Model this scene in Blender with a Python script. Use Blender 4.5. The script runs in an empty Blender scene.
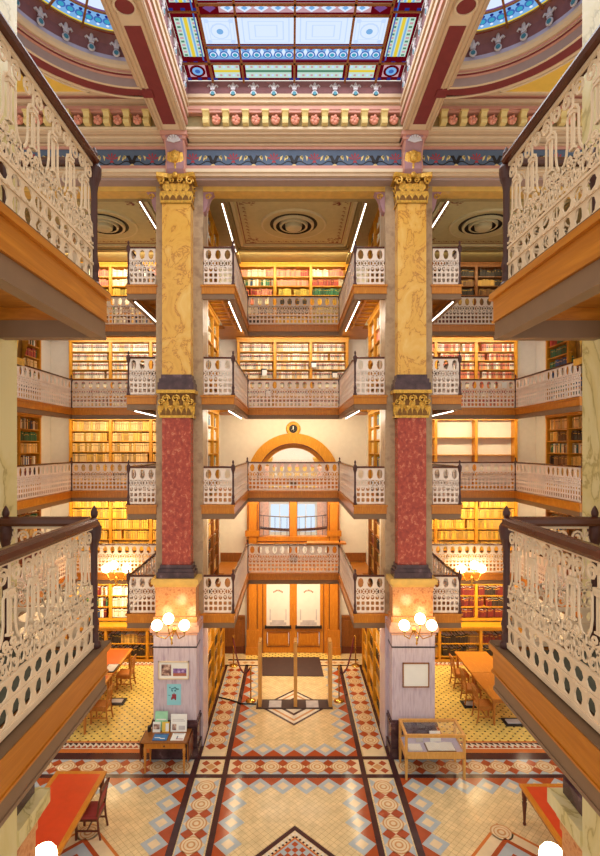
import bpy, math, random
from mathutils import Matrix, Vector
random.seed(7)
R = random.Random(11)
PI = math.pi
sc = bpy.context.scene
COL = sc.collection

# ------------------------------------------------------------------ materials
def lin(c):
    def f(v):
        v = v / 255.0
        return v / 12.92 if v <= 0.04045 else ((v + 0.055) / 1.055) ** 2.4
    return (f(c[0]), f(c[1]), f(c[2]), 1.0)

def base_mat(name, rough=0.5, metal=0.0, spec=0.4):
    m = bpy.data.materials.new(name); m.use_nodes = True
    nt = m.node_tree; b = nt.nodes['Principled BSDF']
    b.inputs['Roughness'].default_value = rough
    b.inputs['Metallic'].default_value = metal
    b.inputs['Specular IOR Level'].default_value = spec
    return m, nt, b

def coords(nt, scale=(1, 1, 1)):
    g = nt.nodes.new('ShaderNodeTexCoord')
    mp = nt.nodes.new('ShaderNodeMapping')
    mp.inputs['Scale'].default_value = scale
    nt.links.new(g.outputs['Object'], mp.inputs['Vector'])
    return mp.outputs['Vector']

def plain(name, c, rough=0.5, metal=0.0, var=0.12, scale=6.0, spec=0.4, st=(1, 1, 1)):
    m, nt, b = base_mat(name, rough, metal, spec)
    v = coords(nt, st)
    n = nt.nodes.new('ShaderNodeTexNoise'); n.inputs['Scale'].default_value = scale; n.inputs['Detail'].default_value = 4
    nt.links.new(v, n.inputs['Vector'])
    r = nt.nodes.new('ShaderNodeValToRGB')
    L = lin(c)
    r.color_ramp.elements[0].position = 0.3; r.color_ramp.elements[1].position = 0.7
    r.color_ramp.elements[0].color = (L[0]*(1-var), L[1]*(1-var), L[2]*(1-var), 1)
    r.color_ramp.elements[1].color = (min(1, L[0]*(1+var)), min(1, L[1]*(1+var)), min(1, L[2]*(1+var)), 1)
    nt.links.new(n.outputs['Fac'], r.inputs['Fac']); nt.links.new(r.outputs['Color'], b.inputs['Base Color'])
    return m

def ramp_noise(name, stops, rough=0.3, scale=3.0, st=(1, 1, 1), detail=8, distortion=0.0, metal=0.0, spec=0.5, rgh=0.55):
    m, nt, b = base_mat(name, rough, metal, spec)
    v = coords(nt, st)
    n = nt.nodes.new('ShaderNodeTexNoise')
    n.inputs['Scale'].default_value = scale; n.inputs['Detail'].default_value = detail
    n.inputs['Distortion'].default_value = distortion; n.inputs['Roughness'].default_value = rgh
    nt.links.new(v, n.inputs['Vector'])
    r = nt.nodes.new('ShaderNodeValToRGB')
    e = r.color_ramp.elements
    while len(e) < len(stops): e.new(0.5)
    for k, (p, c) in enumerate(stops):
        e[k].position = p; e[k].color = lin(c)
    nt.links.new(n.outputs['Fac'], r.inputs['Fac']); nt.links.new(r.outputs['Color'], b.inputs['Base Color'])
    return m

def wood(name, c1, c2, rough=0.35, st=(1.0, 1.0, 8.0), scale=2.5):
    return ramp_noise(name, [(0.3, c1), (0.5, c2), (0.7, c1)], rough, scale, st, 6, 1.2)

def emit(name, c, s):
    m = bpy.data.materials.new(name); m.use_nodes = True
    nt = m.node_tree; nt.nodes.clear()
    e = nt.nodes.new('ShaderNodeEmission'); e.inputs['Color'].default_value = lin(c); e.inputs['Strength'].default_value = s
    o = nt.nodes.new('ShaderNodeOutputMaterial'); nt.links.new(e.outputs[0], o.inputs[0])
    return m

def clear_glass(name, tint=(255, 255, 255), gloss=0.08):
    m = bpy.data.materials.new(name); m.use_nodes = True
    nt = m.node_tree; nt.nodes.clear()
    t = nt.nodes.new('ShaderNodeBsdfTransparent'); t.inputs['Color'].default_value = lin(tint)
    g = nt.nodes.new('ShaderNodeBsdfGlossy'); g.inputs['Roughness'].default_value = 0.03
    mx = nt.nodes.new('ShaderNodeMixShader'); mx.inputs['Fac'].default_value = gloss
    o = nt.nodes.new('ShaderNodeOutputMaterial')
    nt.links.new(t.outputs[0], mx.inputs[1]); nt.links.new(g.outputs[0], mx.inputs[2]); nt.links.new(mx.outputs[0], o.inputs[0])
    return m

def tile_grid(name, c, grout, cell, rough=0.16, rot=45, dots=None, dotsize=0.17):
    m, nt, b = base_mat(name, rough, 0, 0.5)
    g = nt.nodes.new('ShaderNodeNewGeometry')
    mp = nt.nodes.new('ShaderNodeMapping'); mp.inputs['Rotation'].default_value = (0, 0, math.radians(rot))
    mp.inputs['Scale'].default_value = (1/cell, 1/cell, 1/cell)
    nt.links.new(g.outputs['Position'], mp.inputs['Vector'])
    sx = nt.nodes.new('ShaderNodeSeparateXYZ'); nt.links.new(mp.outputs[0], sx.inputs[0])
    def edge(o):
        f = nt.nodes.new('ShaderNodeMath'); f.operation = 'FRACT'; nt.links.new(o, f.inputs[0])
        s = nt.nodes.new('ShaderNodeMath'); s.operation = 'SUBTRACT'; s.inputs[1].default_value = 0.5; nt.links.new(f.outputs[0], s.inputs[0])
        a = nt.nodes.new('ShaderNodeMath'); a.operation = 'ABSOLUTE'; nt.links.new(s.outputs[0], a.inputs[0])
        return a.outputs[0]
    ex, ey = edge(sx.outputs['X']), edge(sx.outputs['Y'])
    mx = nt.nodes.new('ShaderNodeMath'); mx.operation = 'MAXIMUM'; nt.links.new(ex, mx.inputs[0]); nt.links.new(ey, mx.inputs[1])
    gt = nt.nodes.new('ShaderNodeMath'); gt.operation = 'GREATER_THAN'; gt.inputs[1].default_value = 0.47; nt.links.new(mx.outputs[0], gt.inputs[0])
    n = nt.nodes.new('ShaderNodeTexNoise'); n.inputs['Scale'].default_value = 5.0; nt.links.new(g.outputs['Position'], n.inputs['Vector'])
    r = nt.nodes.new('ShaderNodeValToRGB'); L = lin(c)
    r.color_ramp.elements[0].position = 0.3; r.color_ramp.elements[1].position = 0.7
    r.color_ramp.elements[0].color = (L[0]*.85, L[1]*.85, L[2]*.85, 1); r.color_ramp.elements[1].color = (min(1, L[0]*1.12), min(1, L[1]*1.12), min(1, L[2]*1.12), 1)
    nt.links.new(n.outputs['Fac'], r.inputs['Fac'])
    mix = nt.nodes.new('ShaderNodeMix'); mix.data_type = 'RGBA'
    nt.links.new(gt.outputs[0], mix.inputs['Factor']); nt.links.new(r.outputs['Color'], mix.inputs['A']); mix.inputs['B'].default_value = lin(grout)
    out = mix.outputs['Result']
    if dots:
        mn = nt.nodes.new('ShaderNodeMath'); mn.operation = 'MINIMUM'; nt.links.new(ex, mn.inputs[0]); nt.links.new(ey, mn.inputs[1])
        g2 = nt.nodes.new('ShaderNodeMath'); g2.operation = 'GREATER_THAN'; g2.inputs[1].default_value = 0.5 - dotsize; nt.links.new(mn.outputs[0], g2.inputs[0])
        m2 = nt.nodes.new('ShaderNodeMix'); m2.data_type = 'RGBA'
        nt.links.new(g2.outputs[0], m2.inputs['Factor']); nt.links.new(out, m2.inputs['A']); m2.inputs['B'].default_value = lin(dots)
        out = m2.outputs['Result']
    nt.links.new(out, b.inputs['Base Color'])
    return m

M = {}
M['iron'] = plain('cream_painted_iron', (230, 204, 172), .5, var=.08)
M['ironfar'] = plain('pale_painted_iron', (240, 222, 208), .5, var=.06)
M['rail'] = plain('dark_red_brown_wood', (84, 40, 24), .25, var=.2, spec=.5)
M['newel'] = plain('dark_bronze_iron', (70, 30, 24), .35, var=.2, spec=.5)
M['oak'] = wood('golden_oak', (214, 140, 42), (192, 114, 24), .3, (8, 1, 1))
M['oaky'] = wood('oak_along', (206, 132, 40), (184, 110, 26), .3, (1, .3, 6))
M['amber'] = wood('amber_oak', (222, 160, 44), (204, 138, 28), .4, (6, 6, 1))
M['brown'] = wood('brown_oak', (160, 98, 38), (132, 76, 26), .4, (6, 6, 1))
M['soffit'] = wood('soffit_boards', (196, 130, 46), (170, 104, 30), .45, (1, 8, 1))
M['carpet'] = plain('grey_green_carpet', (84, 84, 70), .9)
M['lipbrown'] = plain('worn_brown_edge', (112, 84, 58), .5)
M['beam'] = plain('taupe_beam_paint', (134, 104, 78), .5, var=.05)
M['plaster'] = plain('warm_white_plaster', (226, 220, 208), .8, var=.03)
M['stone'] = ramp_noise('tan_stone', [(.3, (170, 140, 105)), (.5, (186, 158, 124)), (.7, (150, 120, 92))], .5, 4, (1, 1, 1))
M['creammarble'] = ramp_noise('cream_marble', [(.36, (220, 204, 150)), (.47, (212, 194, 132)), (.5, (176, 158, 100)), (.52, (214, 198, 142)), (.7, (228, 216, 170))], .25, 1.6, (1, 1, .6), 8, 1.2)
M['yellowmarble'] = ramp_noise('yellow_marble', [(.3, (206, 144, 56)), (.44, (228, 174, 80)), (.485, (222, 164, 70)), (.5, (176, 112, 52)), (.515, (226, 170, 76)), (.7, (236, 194, 112))], .22, 1.3, (1.4, 1, 1.0), 10, .7, 0.0, .5, .62)
M['redmarble'] = ramp_noise('red_marble', [(.3, (140, 44, 30)), (.52, (172, 64, 42)), (.6, (186, 82, 56)), (.66, (208, 128, 96)), (.72, (166, 58, 40))], .2, 13, (1, 1, .8), 5, .5)
M['lavmarble'] = ramp_noise('lavender_marble', [(.3, (196, 176, 186)), (.5, (212, 196, 206)), (.7, (184, 162, 178))], .2, 4, (5, 5, .5), 6)
M['purple'] = ramp_noise('purple_marble', [(.35, (60, 36, 42)), (.6, (86, 58, 62)), (.75, (132, 104, 112))], .2, 5, (1, 1, 1), 6)
M['granite'] = ramp_noise('orange_granite', [(.35, (204, 132, 78)), (.5, (222, 158, 100)), (.65, (190, 112, 66))], .2, 14, (1, 1, 1), 4)
M['pink'] = plain('pink_marble', (214, 162, 140), .3, var=.15, scale=9)
M['ledge'] = plain('yellow_ledge_stone', (220, 176, 92), .3, var=.1)
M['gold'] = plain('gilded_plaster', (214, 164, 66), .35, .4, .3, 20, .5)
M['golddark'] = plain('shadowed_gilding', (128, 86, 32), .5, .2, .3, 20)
M['tan'] = plain('tan_moulding_paint', (204, 174, 142), .6, var=.05)
M['tan2'] = plain('cream_moulding_paint', (224, 200, 168), .6, var=.04)
M['rose'] = plain('rose_moulding_paint', (206, 150, 134), .6, var=.05)
M['maroon'] = plain('maroon_paint', (130, 52, 54), .6, var=.08)
M['mauve'] = plain('mauve_grey_paint', (168, 144, 138), .6, var=.05)
M['lilac'] = plain('lilac_paint', (196, 190, 218), .6, var=.05)
M['bracket'] = plain('lavender_bracket_paint', (170, 128, 134), .6, var=.08)
M['cove'] = plain('brown_cove_paint', (138, 92, 96), .6, var=.12)
M['silver'] = plain('pale_silver_paint', (214, 208, 214), .5, var=.05)
M['teal'] = plain('teal_paint', (70, 132, 150), .5, var=.08)
M['blue'] = plain('slate_blue_paint', (84, 100, 124), .6, var=.06)
M['black'] = plain('black_paint', (30, 24, 26), .5)
M['crimson'] = plain('crimson_paint', (164, 56, 66), .6)
M['yellow'] = plain('yellow_paint', (236, 194, 84), .6, var=.04)
M['modil'] = plain('pale_gold_paint', (228, 204, 136), .55, var=.06)
M['blush'] = plain('blush_paint', (234, 160, 138), .6, var=.05)
M['olive'] = plain('olive_soffit_paint', (160, 142, 98), .6, var=.08)
M['ceil'] = plain('stone_green_ceiling_paint', (200, 188, 140), .7, var=.05)
M['ceil2'] = plain('light_ceiling_paint', (212, 200, 158), .7, var=.05)
M['stencil'] = plain('stencil_paint', (150, 104, 78), .7)
M['groove'] = plain('dark_vent_paint', (44, 36, 28), .7)
M['chrome'] = plain('brass_metal', (230, 184, 90), .2, .9, .05)
M['velvet'] = plain('dark_red_velvet', (96, 20, 30), .8)
M['rubber'] = plain('dark_brown_rubber', (74, 56, 54), .6, var=.08)
M['leather'] = plain('red_leather_top', (206, 66, 30), .28, var=.06)
M['leather2'] = plain('orange_leather_top', (206, 92, 38), .3, var=.06)
M['mahog'] = wood('mahogany', (120, 58, 30), (92, 40, 20), .3, (6, 6, 1))
M['upholst'] = plain('rose_upholstery', (168, 66, 62), .6)
M['chairwood'] = wood('chair_oak', (198, 128, 52), (172, 104, 36), .4, (6, 6, 1))
M['tableoak'] = wood('table_oak', (214, 144, 54), (196, 122, 40), .3, (5, 1, 1))
M['paleoak'] = wood('pale_oak', (226, 172, 96), (210, 152, 76), .35, (5, 5, 1))
M['white'] = plain('white_paper', (240, 238, 232), .7, var=.02)
M['grey'] = plain('grey_plastic', (196, 190, 190), .4)
M['glass'] = clear_glass('clear_glass')
M['globe'] = emit('lit_globe', (255, 226, 170), 14)
M['tube'] = emit('lit_tube', (255, 246, 228), 5)
M['lobbywin'] = emit('lobby_daylight', (196, 214, 236), 1.1)
M['lunette'] = emit('lit_lunette_glass', (240, 226, 170), .75)
M['frost'] = plain('frosted_glass', (232, 222, 216), .35, var=.03)
M['frostgrey'] = plain('frosted_glass_etching', (196, 186, 190), .4)
# stained glass (lit by the sky above it)
SG = {'white': ((204, 218, 240), .84), 'etch': ((182, 202, 234), .85), 'blue': ((70, 110, 190), .6), 'sky': ((120, 170, 220), .75), 'red': ((128, 14, 30), .36), 'dkblue': ((44, 52, 140), .5),
      'mint': ((190, 214, 200), .75), 'pinkg': ((206, 160, 170), .65), 'yel': ((228, 200, 60), .7), 'purp': ((130, 84, 150), .55), 'teal': ((64, 160, 190), .7), 'green': ((96, 150, 120), .55)}
for k, (c, s) in SG.items(): M['sg_' + k] = emit('stained_glass_' + k, c, s * 1.15)
M['cames'] = plain('brass_glazing_bar', (160, 104, 56), .4, .2)
# floor
M['f_tan'] = tile_grid('buff_tile_field', (230, 204, 154), (184, 152, 106), .105)
M['f_dark'] = plain('dark_brown_tile', (70, 44, 44), .14, var=.15)
M['f_red'] = plain('terracotta_tile', (172, 78, 40), .16, var=.1)
M['f_blue'] = plain('blue_grey_tile', (176, 184, 188), .16, var=.08)
M['f_cream'] = plain('cream_tile', (230, 206, 166), .16, var=.06)
M['f_ring'] = plain('ochre_ring_tile', (206, 152, 100), .16, var=.08)
M['f_dots'] = tile_grid('yellow_tile_black_dots', (242, 212, 118), (232, 198, 104), .152, .2, 45, (58, 40, 36), .15)
M['f_orange'] = plain('orange_tile', (204, 116, 56), .16, var=.08)
M['f_white'] = plain('white_tile', (232, 220, 200), .16)

# ------------------------------------------------------------------ mesh builder
class MB:
    def __init__(s): s.v = []; s.f = []; s.m = []
    def add(s, vs, fs, m=0):
        o = len(s.v); s.v.extend(vs)
        for f in fs: s.f.append([i + o for i in f]); s.m.append(m)
        return s
    def box(s, x0, x1, y0, y1, z0, z1, m=0):
        if x0 > x1: x0, x1 = x1, x0
        if y0 > y1: y0, y1 = y1, y0
        if z0 > z1: z0, z1 = z1, z0
        return s.add([(x0, y0, z0), (x1, y0, z0), (x1, y1, z0), (x0, y1, z0), (x0, y0, z1), (x1, y0, z1), (x1, y1, z1), (x0, y1, z1)],
                     [(0, 3, 2, 1), (4, 5, 6, 7), (0, 1, 5, 4), (1, 2, 6, 5), (2, 3, 7, 6), (3, 0, 4, 7)], m)
    def poly(s, pts, m=0): return s.add(pts, [tuple(range(len(pts)))], m)
    def prism(s, pts, fn, a0, a1, m=0):
        n = len(pts)
        vs = [fn(p, a0) for p in pts] + [fn(p, a1) for p in pts]
        fs = [tuple(range(n))[::-1], tuple(range(n, 2*n))] + [(i, (i+1) % n, n + (i+1) % n, n + i) for i in range(n)]
        return s.add(vs, fs, m)
    def lathe(s, prof, c=(0, 0, 0), seg=12, m=0):
        vs = []; fs = []
        for r, z in prof:
            for k in range(seg):
                a = 2*PI*k/seg; vs.append((c[0] + r*math.cos(a), c[1] + r*math.sin(a), c[2] + z))
        for j in range(len(prof)-1):
            for k in range(seg):
                fs.append((j*seg + k, j*seg + (k+1) % seg, (j+1)*seg + (k+1) % seg, (j+1)*seg + k))
        fs.append(tuple(range(seg))[::-1]); fs.append(tuple(range((len(prof)-1)*seg, len(prof)*seg)))
        return s.add(vs, fs, m)
    def sphere(s, c, r, seg=14, m=0, sz=1.0):
        n = seg//2
        return s.lathe([(max(1e-4, r*math.sin(PI*j/n)), -r*sz*math.cos(PI*j/n)) for j in range(n+1)], c, seg, m)
    def tube(s, path, r, seg=8, m=0, cap=True):
        path = [Vector(p) for p in path]; n = len(path); rings = []
        up = None
        for i, p in enumerate(path):
            t = (path[min(i+1, n-1)] - path[max(i-1, 0)])
            if t.length < 1e-9: t = Vector((0, 0, 1))
            t.normalize()
            if up is None: up = Vector((0, 0, 1)) if abs(t.z) < .9 else Vector((1, 0, 0))
            a = t.cross(up)
            if a.length < 1e-6: a = t.cross(Vector((1, 0, 0)))
            a.normalize(); b = a.cross(t)
            rr = r[i] if isinstance(r, (list, tuple)) else r
            rings.append([tuple(p + a*rr*math.cos(2*PI*k/seg) + b*rr*math.sin(2*PI*k/seg)) for k in range(seg)])
        vs = [v for q in rings for v in q]
        fs = [(i*seg + k, i*seg + (k+1) % seg, (i+1)*seg + (k+1) % seg, (i+1)*seg + k) for i in range(n-1) for k in range(seg)]
        if cap: fs += [tuple(range(seg))[::-1], tuple(range((n-1)*seg, n*seg))]
        return s.add(vs, fs, m)
    def bar(s, p, q, w, d, m=0):
        # rectangular bar from p to q, w across (horizontal), d the other way
        p, q = Vector(p), Vector(q); t = (q - p).normalized()
        up = Vector((0, 0, 1)) if abs(t.z) < .95 else Vector((0, 1, 0))
        a = t.cross(up).normalized(); b = a.cross(t).normalized()
        vs = [tuple(e + a*w/2*i + b*d/2*j) for e in (p, q) for i, j in ((-1, -1), (1, -1), (1, 1), (-1, 1))]
        return s.add(vs, [(3, 2, 1, 0), (4, 5, 6, 7), (0, 1, 5, 4), (1, 2, 6, 5), (2, 3, 7, 6), (3, 0, 4, 7)], m)
    def map(s, fn): s.v = [fn(*p) for p in s.v]; return s
    def merge(s, o):
        n = len(s.v); s.v.extend(o.v); s.f.extend([[i + n for i in f] for f in o.f]); s.m.extend(o.m); return s
    def build(s, name, mats, parent=None, smooth=False, loc=None):
        me = bpy.data.meshes.new(name)
        me.from_pydata(s.v, [], s.f)
        if not isinstance(mats, (list, tuple)): mats = [mats]
        for q in mats: me.materials.append(M[q] if isinstance(q, str) else q)
        me.polygons.foreach_set('material_index', s.m)
        if smooth: me.polygons.foreach_set('use_smooth', [True]*len(s.f))
        me.update()
        o = bpy.data.objects.new(name, me); COL.objects.link(o)
        if loc is not None: o.location = loc
        if parent is not None:
            o.parent = parent
            if parent.get('_w'): pass
            o.matrix_parent_inverse = WORLD[parent.name].inverted()
        WORLD[o.name] = Matrix.Translation(o.location)
        return o
WORLD = {}

def tag(o, label, cat, group=None, kind=None):
    o['label'] = label; o['category'] = cat
    if group: o['group'] = group
    if kind: o['kind'] = kind
    return o
def thing(name, label, cat, loc, group=None):
    o = bpy.data.objects.new(name, None); COL.objects.link(o); o.location = loc; o.empty_display_size = .2
    WORLD[o.name] = Matrix.Translation(Vector(loc))
    return tag(o, label, cat, group)
def struct(o): o['kind'] = 'structure'; return o
def dup(root, loc, rotz=0, label=None, group=None):
    r = root.copy(); COL.objects.link(r); r.location = loc; r.rotation_euler = (0, 0, rotz)
    if label: r['label'] = label
    if group: r['group'] = group
    for ch in list(root.children):
        c = ch.copy(); COL.objects.link(c); c.parent = r
        for g in list(ch.children):
            d = g.copy(); COL.objects.link(d); d.parent = c
    return r

# ------------------------------------------------------------------ camera (stands on the opposite gallery)
CAMX, CAMZ, F, VX, VY = -0.068, 7.5, 500.0, 291.4, 448.0
cam = bpy.data.cameras.new('camera'); co = bpy.data.objects.new('camera', cam); COL.objects.link(co)
co.location = (CAMX, 0, CAMZ); co.rotation_euler = (PI/2, 0, 0)
cam.sensor_fit = 'HORIZONTAL'; cam.sensor_width = 36; cam.lens = 36*F/600
cam.shift_x = (300 - VX)/600; cam.shift_y = -(428 - VY)/600
cam.clip_start = .05; cam.clip_end = 200
sc.camera = co
def P(px, py, Y): return ((px - VX)/F*Y + CAMX, Y, CAMZ + (VY - py)/F*Y)

YC = 8.37            # middle of the hall; the near half mirrors the far half about it
def mirY(y): return 2*YC - y
ZL = {0: 0.0, 1: 3.32, 2: 6.06, 3: 8.82, 4: 11.6}
ZC = 14.3

# ------------------------------------------------------------------ floor
fl = MB()
FM = ['f_tan', 'f_dark', 'f_red', 'f_blue', 'f_cream', 'f_ring', 'f_dots', 'f_orange', 'f_white']
def fq(x0, x1, y0, y1, m, l): fl.poly([(x0, y0, l*.0012), (x1, y0, l*.0012), (x1, y1, l*.0012), (x0, y1, l*.0012)], m)
def fp(pts, m, l):
    a = sum(pts[i][0]*pts[(i+1) % len(pts)][1] - pts[(i+1) % len(pts)][0]*pts[i][1] for i in range(len(pts)))
    if a < 0: pts = pts[::-1]
    fl.poly([(x, y, l*.0012) for x, y in pts], m)
def fd(cx, cy, r, m, l): fp([(cx - r, cy), (cx, cy - r), (cx + r, cy), (cx, cy + r)], m, l)
def fc(cx, cy, r, m, l, n=20): fp([(cx + r*math.cos(2*PI*k/n), cy + r*math.sin(2*PI*k/n)) for k in range(n)], m, l)
fl.box(-11, 11, -2, 19.2, -.3, 0, 0)
S = .54
def roundel(cx, cy):
    fc(cx, cy, .215, 5, 3); fc(cx, cy, .185, 4, 4); fc(cx, cy, .15, 5, 5); fc(cx, cy, .13, 4, 6); fc(cx, cy, .085, 5, 7); fc(cx, cy, .05, 4, 8)
def strip_y(cx, y0, y1, phase):
    fq(cx - .27, cx + .27, y0, y1, 4, 1)
    k = math.floor((y0 - phase)/S) - 1
    while phase + k*S < y1 + S:
        y = phase + k*S; k += 1
        if y0 + .2 < y < y1 - .2:
            roundel(cx, y)
            for sx in (-1, 1):
                for dy in (-.135, .135): fp([(cx + sx*.27, y + dy - .135), (cx + sx*.27, y + dy + .135), (cx + sx*.135, y + dy)], 3, 2)
        if y0 + .13 < y + .27 < y1 - .13:
            for sx in (-1, 1): fd(cx + sx*.135, y + .27, .135, 2, 3)
def strip_x(cy, x0, x1, phase):
    fq(x0, x1, cy - .27, cy + .27, 4, 1)
    k = math.floor((x0 - phase)/S) - 1
    while phase + k*S < x1 + S:
        x = phase + k*S; k += 1
        if x0 + .2 < x < x1 - .2:
            roundel(x, cy)
            for sy in (-1, 1):
                for dx in (-.135, .135): fp([(x + dx - .135, cy + sy*.27), (x + dx + .135, cy + sy*.27), (x + dx, cy + sy*.135)], 3, 2)
        if x0 + .13 < x + .27 < x1 - .13:
            for sy in (-1, 1): fd(x + .27, cy + sy*.135, .135, 2, 3)
def gem(cx, cy):
    fd(cx, cy, .265, 3, 3); fd(cx, cy, .13, 4, 4)
def field(x0, x1, y0, y1, sides='nsew'):
    nx = max(1, round((x1 - x0)/S)); ny = max(1, round((y1 - y0)/S)); ax = (x1 - x0)/nx; ay = (y1 - y0)/ny
    for i in range(nx):
        cx = x0 + (i + .5)*ax
        for c, y, d in (('s', y0, 1), ('n', y1, -1)):
            if c in sides:
                if 0 < i < nx - 1: gem(cx, y + d*.27)
                if i: q = cx - ax/2; fp([(q - ax/2, y), (q + ax/2, y), (q, y + d*.27)], 2, 2)
    for j in range(ny):
        cy = y0 + (j + .5)*ay
        for c, x, d in (('w', x0, 1), ('e', x1, -1)):
            if c in sides:
                gem(x + d*.27, cy)
                if j: q = cy - ay/2; fp([(x, q - ay/2), (x, q + ay/2), (x + d*.27, q)], 2, 2.3)
    for X, dx in ((x0, 1), (x1, -1)):
        for Y, dy in ((y0, 1), (y1, -1)):
            if ('s' if dy > 0 else 'n') in sides: fp([(X, Y), (X + dx*.27, Y), (X, Y + dy*.27)], 2, 2.6)
# long dark lines and roundel strips beside the middle aisle
for s in (-1, 1):
    fq(s*1.6 - .06, s*1.6 + .06, -1, 17.3, 1, 3); fq(s*2.33 - .07, s*2.33 + .07, -1, 17.3, 1, 3)
    strip_y(s*1.965, 12.16, 17.2, 11.755); strip_y(s*1.965, 4.5, 11.36, 11.06)
    # star at the crossing
    fq(s*1.965 - .27, s*1.965 + .27, 11.49, 12.03, 4, 1)
    for q in (45, 135, 225, 315):
        a = math.radians(q); fd(s*1.965 + .19*math.cos(a), 11.76 + .19*math.sin(a), .1, 2, 2)
    fd(s*1.965, 11.76, .12, 5, 2)
for y in (11.425, 12.095): fq(-10, 10, y - .065, y + .065, 1, 3.5)
strip_x(11.76, -1.54, 1.54, 0); 
for s in (-1, 1):
    a, b = sorted((s*2.4, s*9.5)); strip_x(11.76, a, b, s*(2.4 + .27))
field(-1.54, 1.54, 5.4, 11.36); field(-1.54, 1.54, 12.16, 17.2, 'sew')
for s in (-1, 1):
    a, b = sorted((s*2.4, s*9.42)); field(a, b, 5.4, 11.36)
# middle medallion
def ring_diamond(cx, cy, r0, r1, m, l):
    for q in range(4):
        a, b = q*PI/2, (q+1)*PI/2
        fp([(cx + r0*math.cos(a), cy + r0*math.sin(a)), (cx + r0*math.cos(b), cy + r0*math.sin(b)), (cx + r1*math.cos(b), cy + r1*math.sin(b)), (cx + r1*math.cos(a), cy + r1*math.sin(a))], m, l)
def medallion(cx, cy, r):
    ring_diamond(cx, cy, r, r - .13, 1, 3); fd(cx, cy, r - .13, 4, 3)
    n = int((r - .16)/.068)
    for q in range(4):
        a, b = q*PI/2, (q+1)*PI/2
        for k in range(n):
            t = (k + .5)/n; rr = r - .2
            fd(cx + rr*(math.cos(a)*(1-t) + math.cos(b)*t), cy + rr*(math.sin(a)*(1-t) + math.sin(b)*t), .042, 8, 5)
            rr = r - .27
            fd(cx + rr*(math.cos(a)*(1-t) + math.cos(b)*t), cy + rr*(math.sin(a)*(1-t) + math.sin(b)*t), .03, 1, 5)
    ring_diamond(cx, cy, r - .3, r - .35, 7, 4); fd(cx, cy, r - .35, 3, 4)
    c = .068; n = int((r - .35)/c)
    for i in range(-n, n+1):
        for j in range(-n, n+1):
            if abs(i) + abs(j) <= n - 1 and (i + j) % 2 == 0 and i % 2 == 0: fd(cx + i*c, cy + j*c, c, 2, 5)
medallion(0, YC, 1.56)
fd(0, 14.5, 1.0, 1, 3); fd(0, 14.5, .9, 8, 4); fd(0, 14.5, .78, 5, 5); fd(0, 14.5, .68, 8, 6); fd(0, 14.5, .5, 1, 7); fd(0, 14.5, .38, 8, 8)
for s in (-1, 1):   # side medallions
    cx = s*4.03
    fd(cx, YC, 1.62, 7, 2); fd(cx, YC, 1.54, 4, 3)
    ring_diamond(cx, YC, 1.25, 1.13, 2, 4); ring_diamond(cx, YC, 1.13, .87, 3, 4); ring_diamond(cx, YC, .87, .75, 2, 4)
    for k in range(5):
        for q in range(4):
            a, b = q*PI/2, (q+1)*PI/2; t = (k + .5)/5
            fd(cx + .5*(math.cos(a)*(1-t) + math.cos(b)*t), YC + .5*(math.sin(a)*(1-t) + math.sin(b)*t), .06, 3, 5)
    for q in range(4):
        a = q*PI/2; roundel(cx + 1.38*math.cos(a), YC + 1.38*math.sin(a))
# alcove floors
for s in (-1, 1):
    a, b = sorted((s*2.4, s*9.5)); fq(a, b, 12.16, 12.3, 1, 1); fq(a, b, 12.3, 12.42, 7, 2); 
    a, b = sorted((s*3.5, s*8.6)); fq(a, b, 12.42, 17.6, 7, 1)
    a, b = sorted((s*3.56, s*8.54)); fq(a, b, 12.46, 17.55, 8, 2)
    a, b = sorted((s*3.82, s*8.3)); fq(a, b, 12.72, 17.3, 7, 3)
    a, b = sorted((s*3.88, s*8.24)); fq(a, b, 12.78, 17.24, 6, 4)
    n = 34
    for k in range(n):
        x = s*(3.6 + (k + .5)*4.9/n)
        for y in (12.59, 17.42):
            fp([(x - .072, y - .1), (x + .072, y - .1), (x, y + .02)], 2, 4); fp([(x - .072, y + .12), (x + .072, y + .12), (x + .072, y), ], 1, 4)
        y = 12.5 + (k + .5)*5.0/n
        x = s*3.69
        fp([(x - .1, y - .07), (x - .1, y + .07), (x + .02, y)], 2, 4); fp([(x + .12, y - .07), (x + .12, y + .07), (x, y + .07)], 1, 4)
# door threshold mosaic
fq(-1.7, 1.7, 17.75, 18.45, 6, 4); fq(-2.3, 2.3, 17.2, 17.75, 4, 2); fq(-2.3, 2.3, 17.64, 17.75, 1, 3); fq(-2.3, 2.3, 17.2, 17.28, 1, 3)
for k in range(18): fd(-2.2 + k*.26, 17.46, .1, 5, 4)
struct(fl.build('floor', FM))

# ------------------------------------------------------------------ walls
YB = 18.35
w = MB()
# back wall of the alcoves and centre (centre pierced by the door and its arch)
w.box(-9.2, -1.7, YB, YB + .4, 0, ZC); w.box(1.7, 9.2, YB, YB + .4, 0, ZC)
w.box(-1.7, 1.7, YB, YB + .4, 8.35, ZC)
pts = [(-1.7, 8.35), (-1.7, 6.34)]
na = 24
pts = [(1.7, 6.34), (1.7, 8.35), (-1.7, 8.35), (-1.7, 6.34)] + [(-1.55*math.cos(PI*k/na), 6.34 + 1.55*math.sin(PI*k/na)) for k in range(na + 1)]
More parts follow.
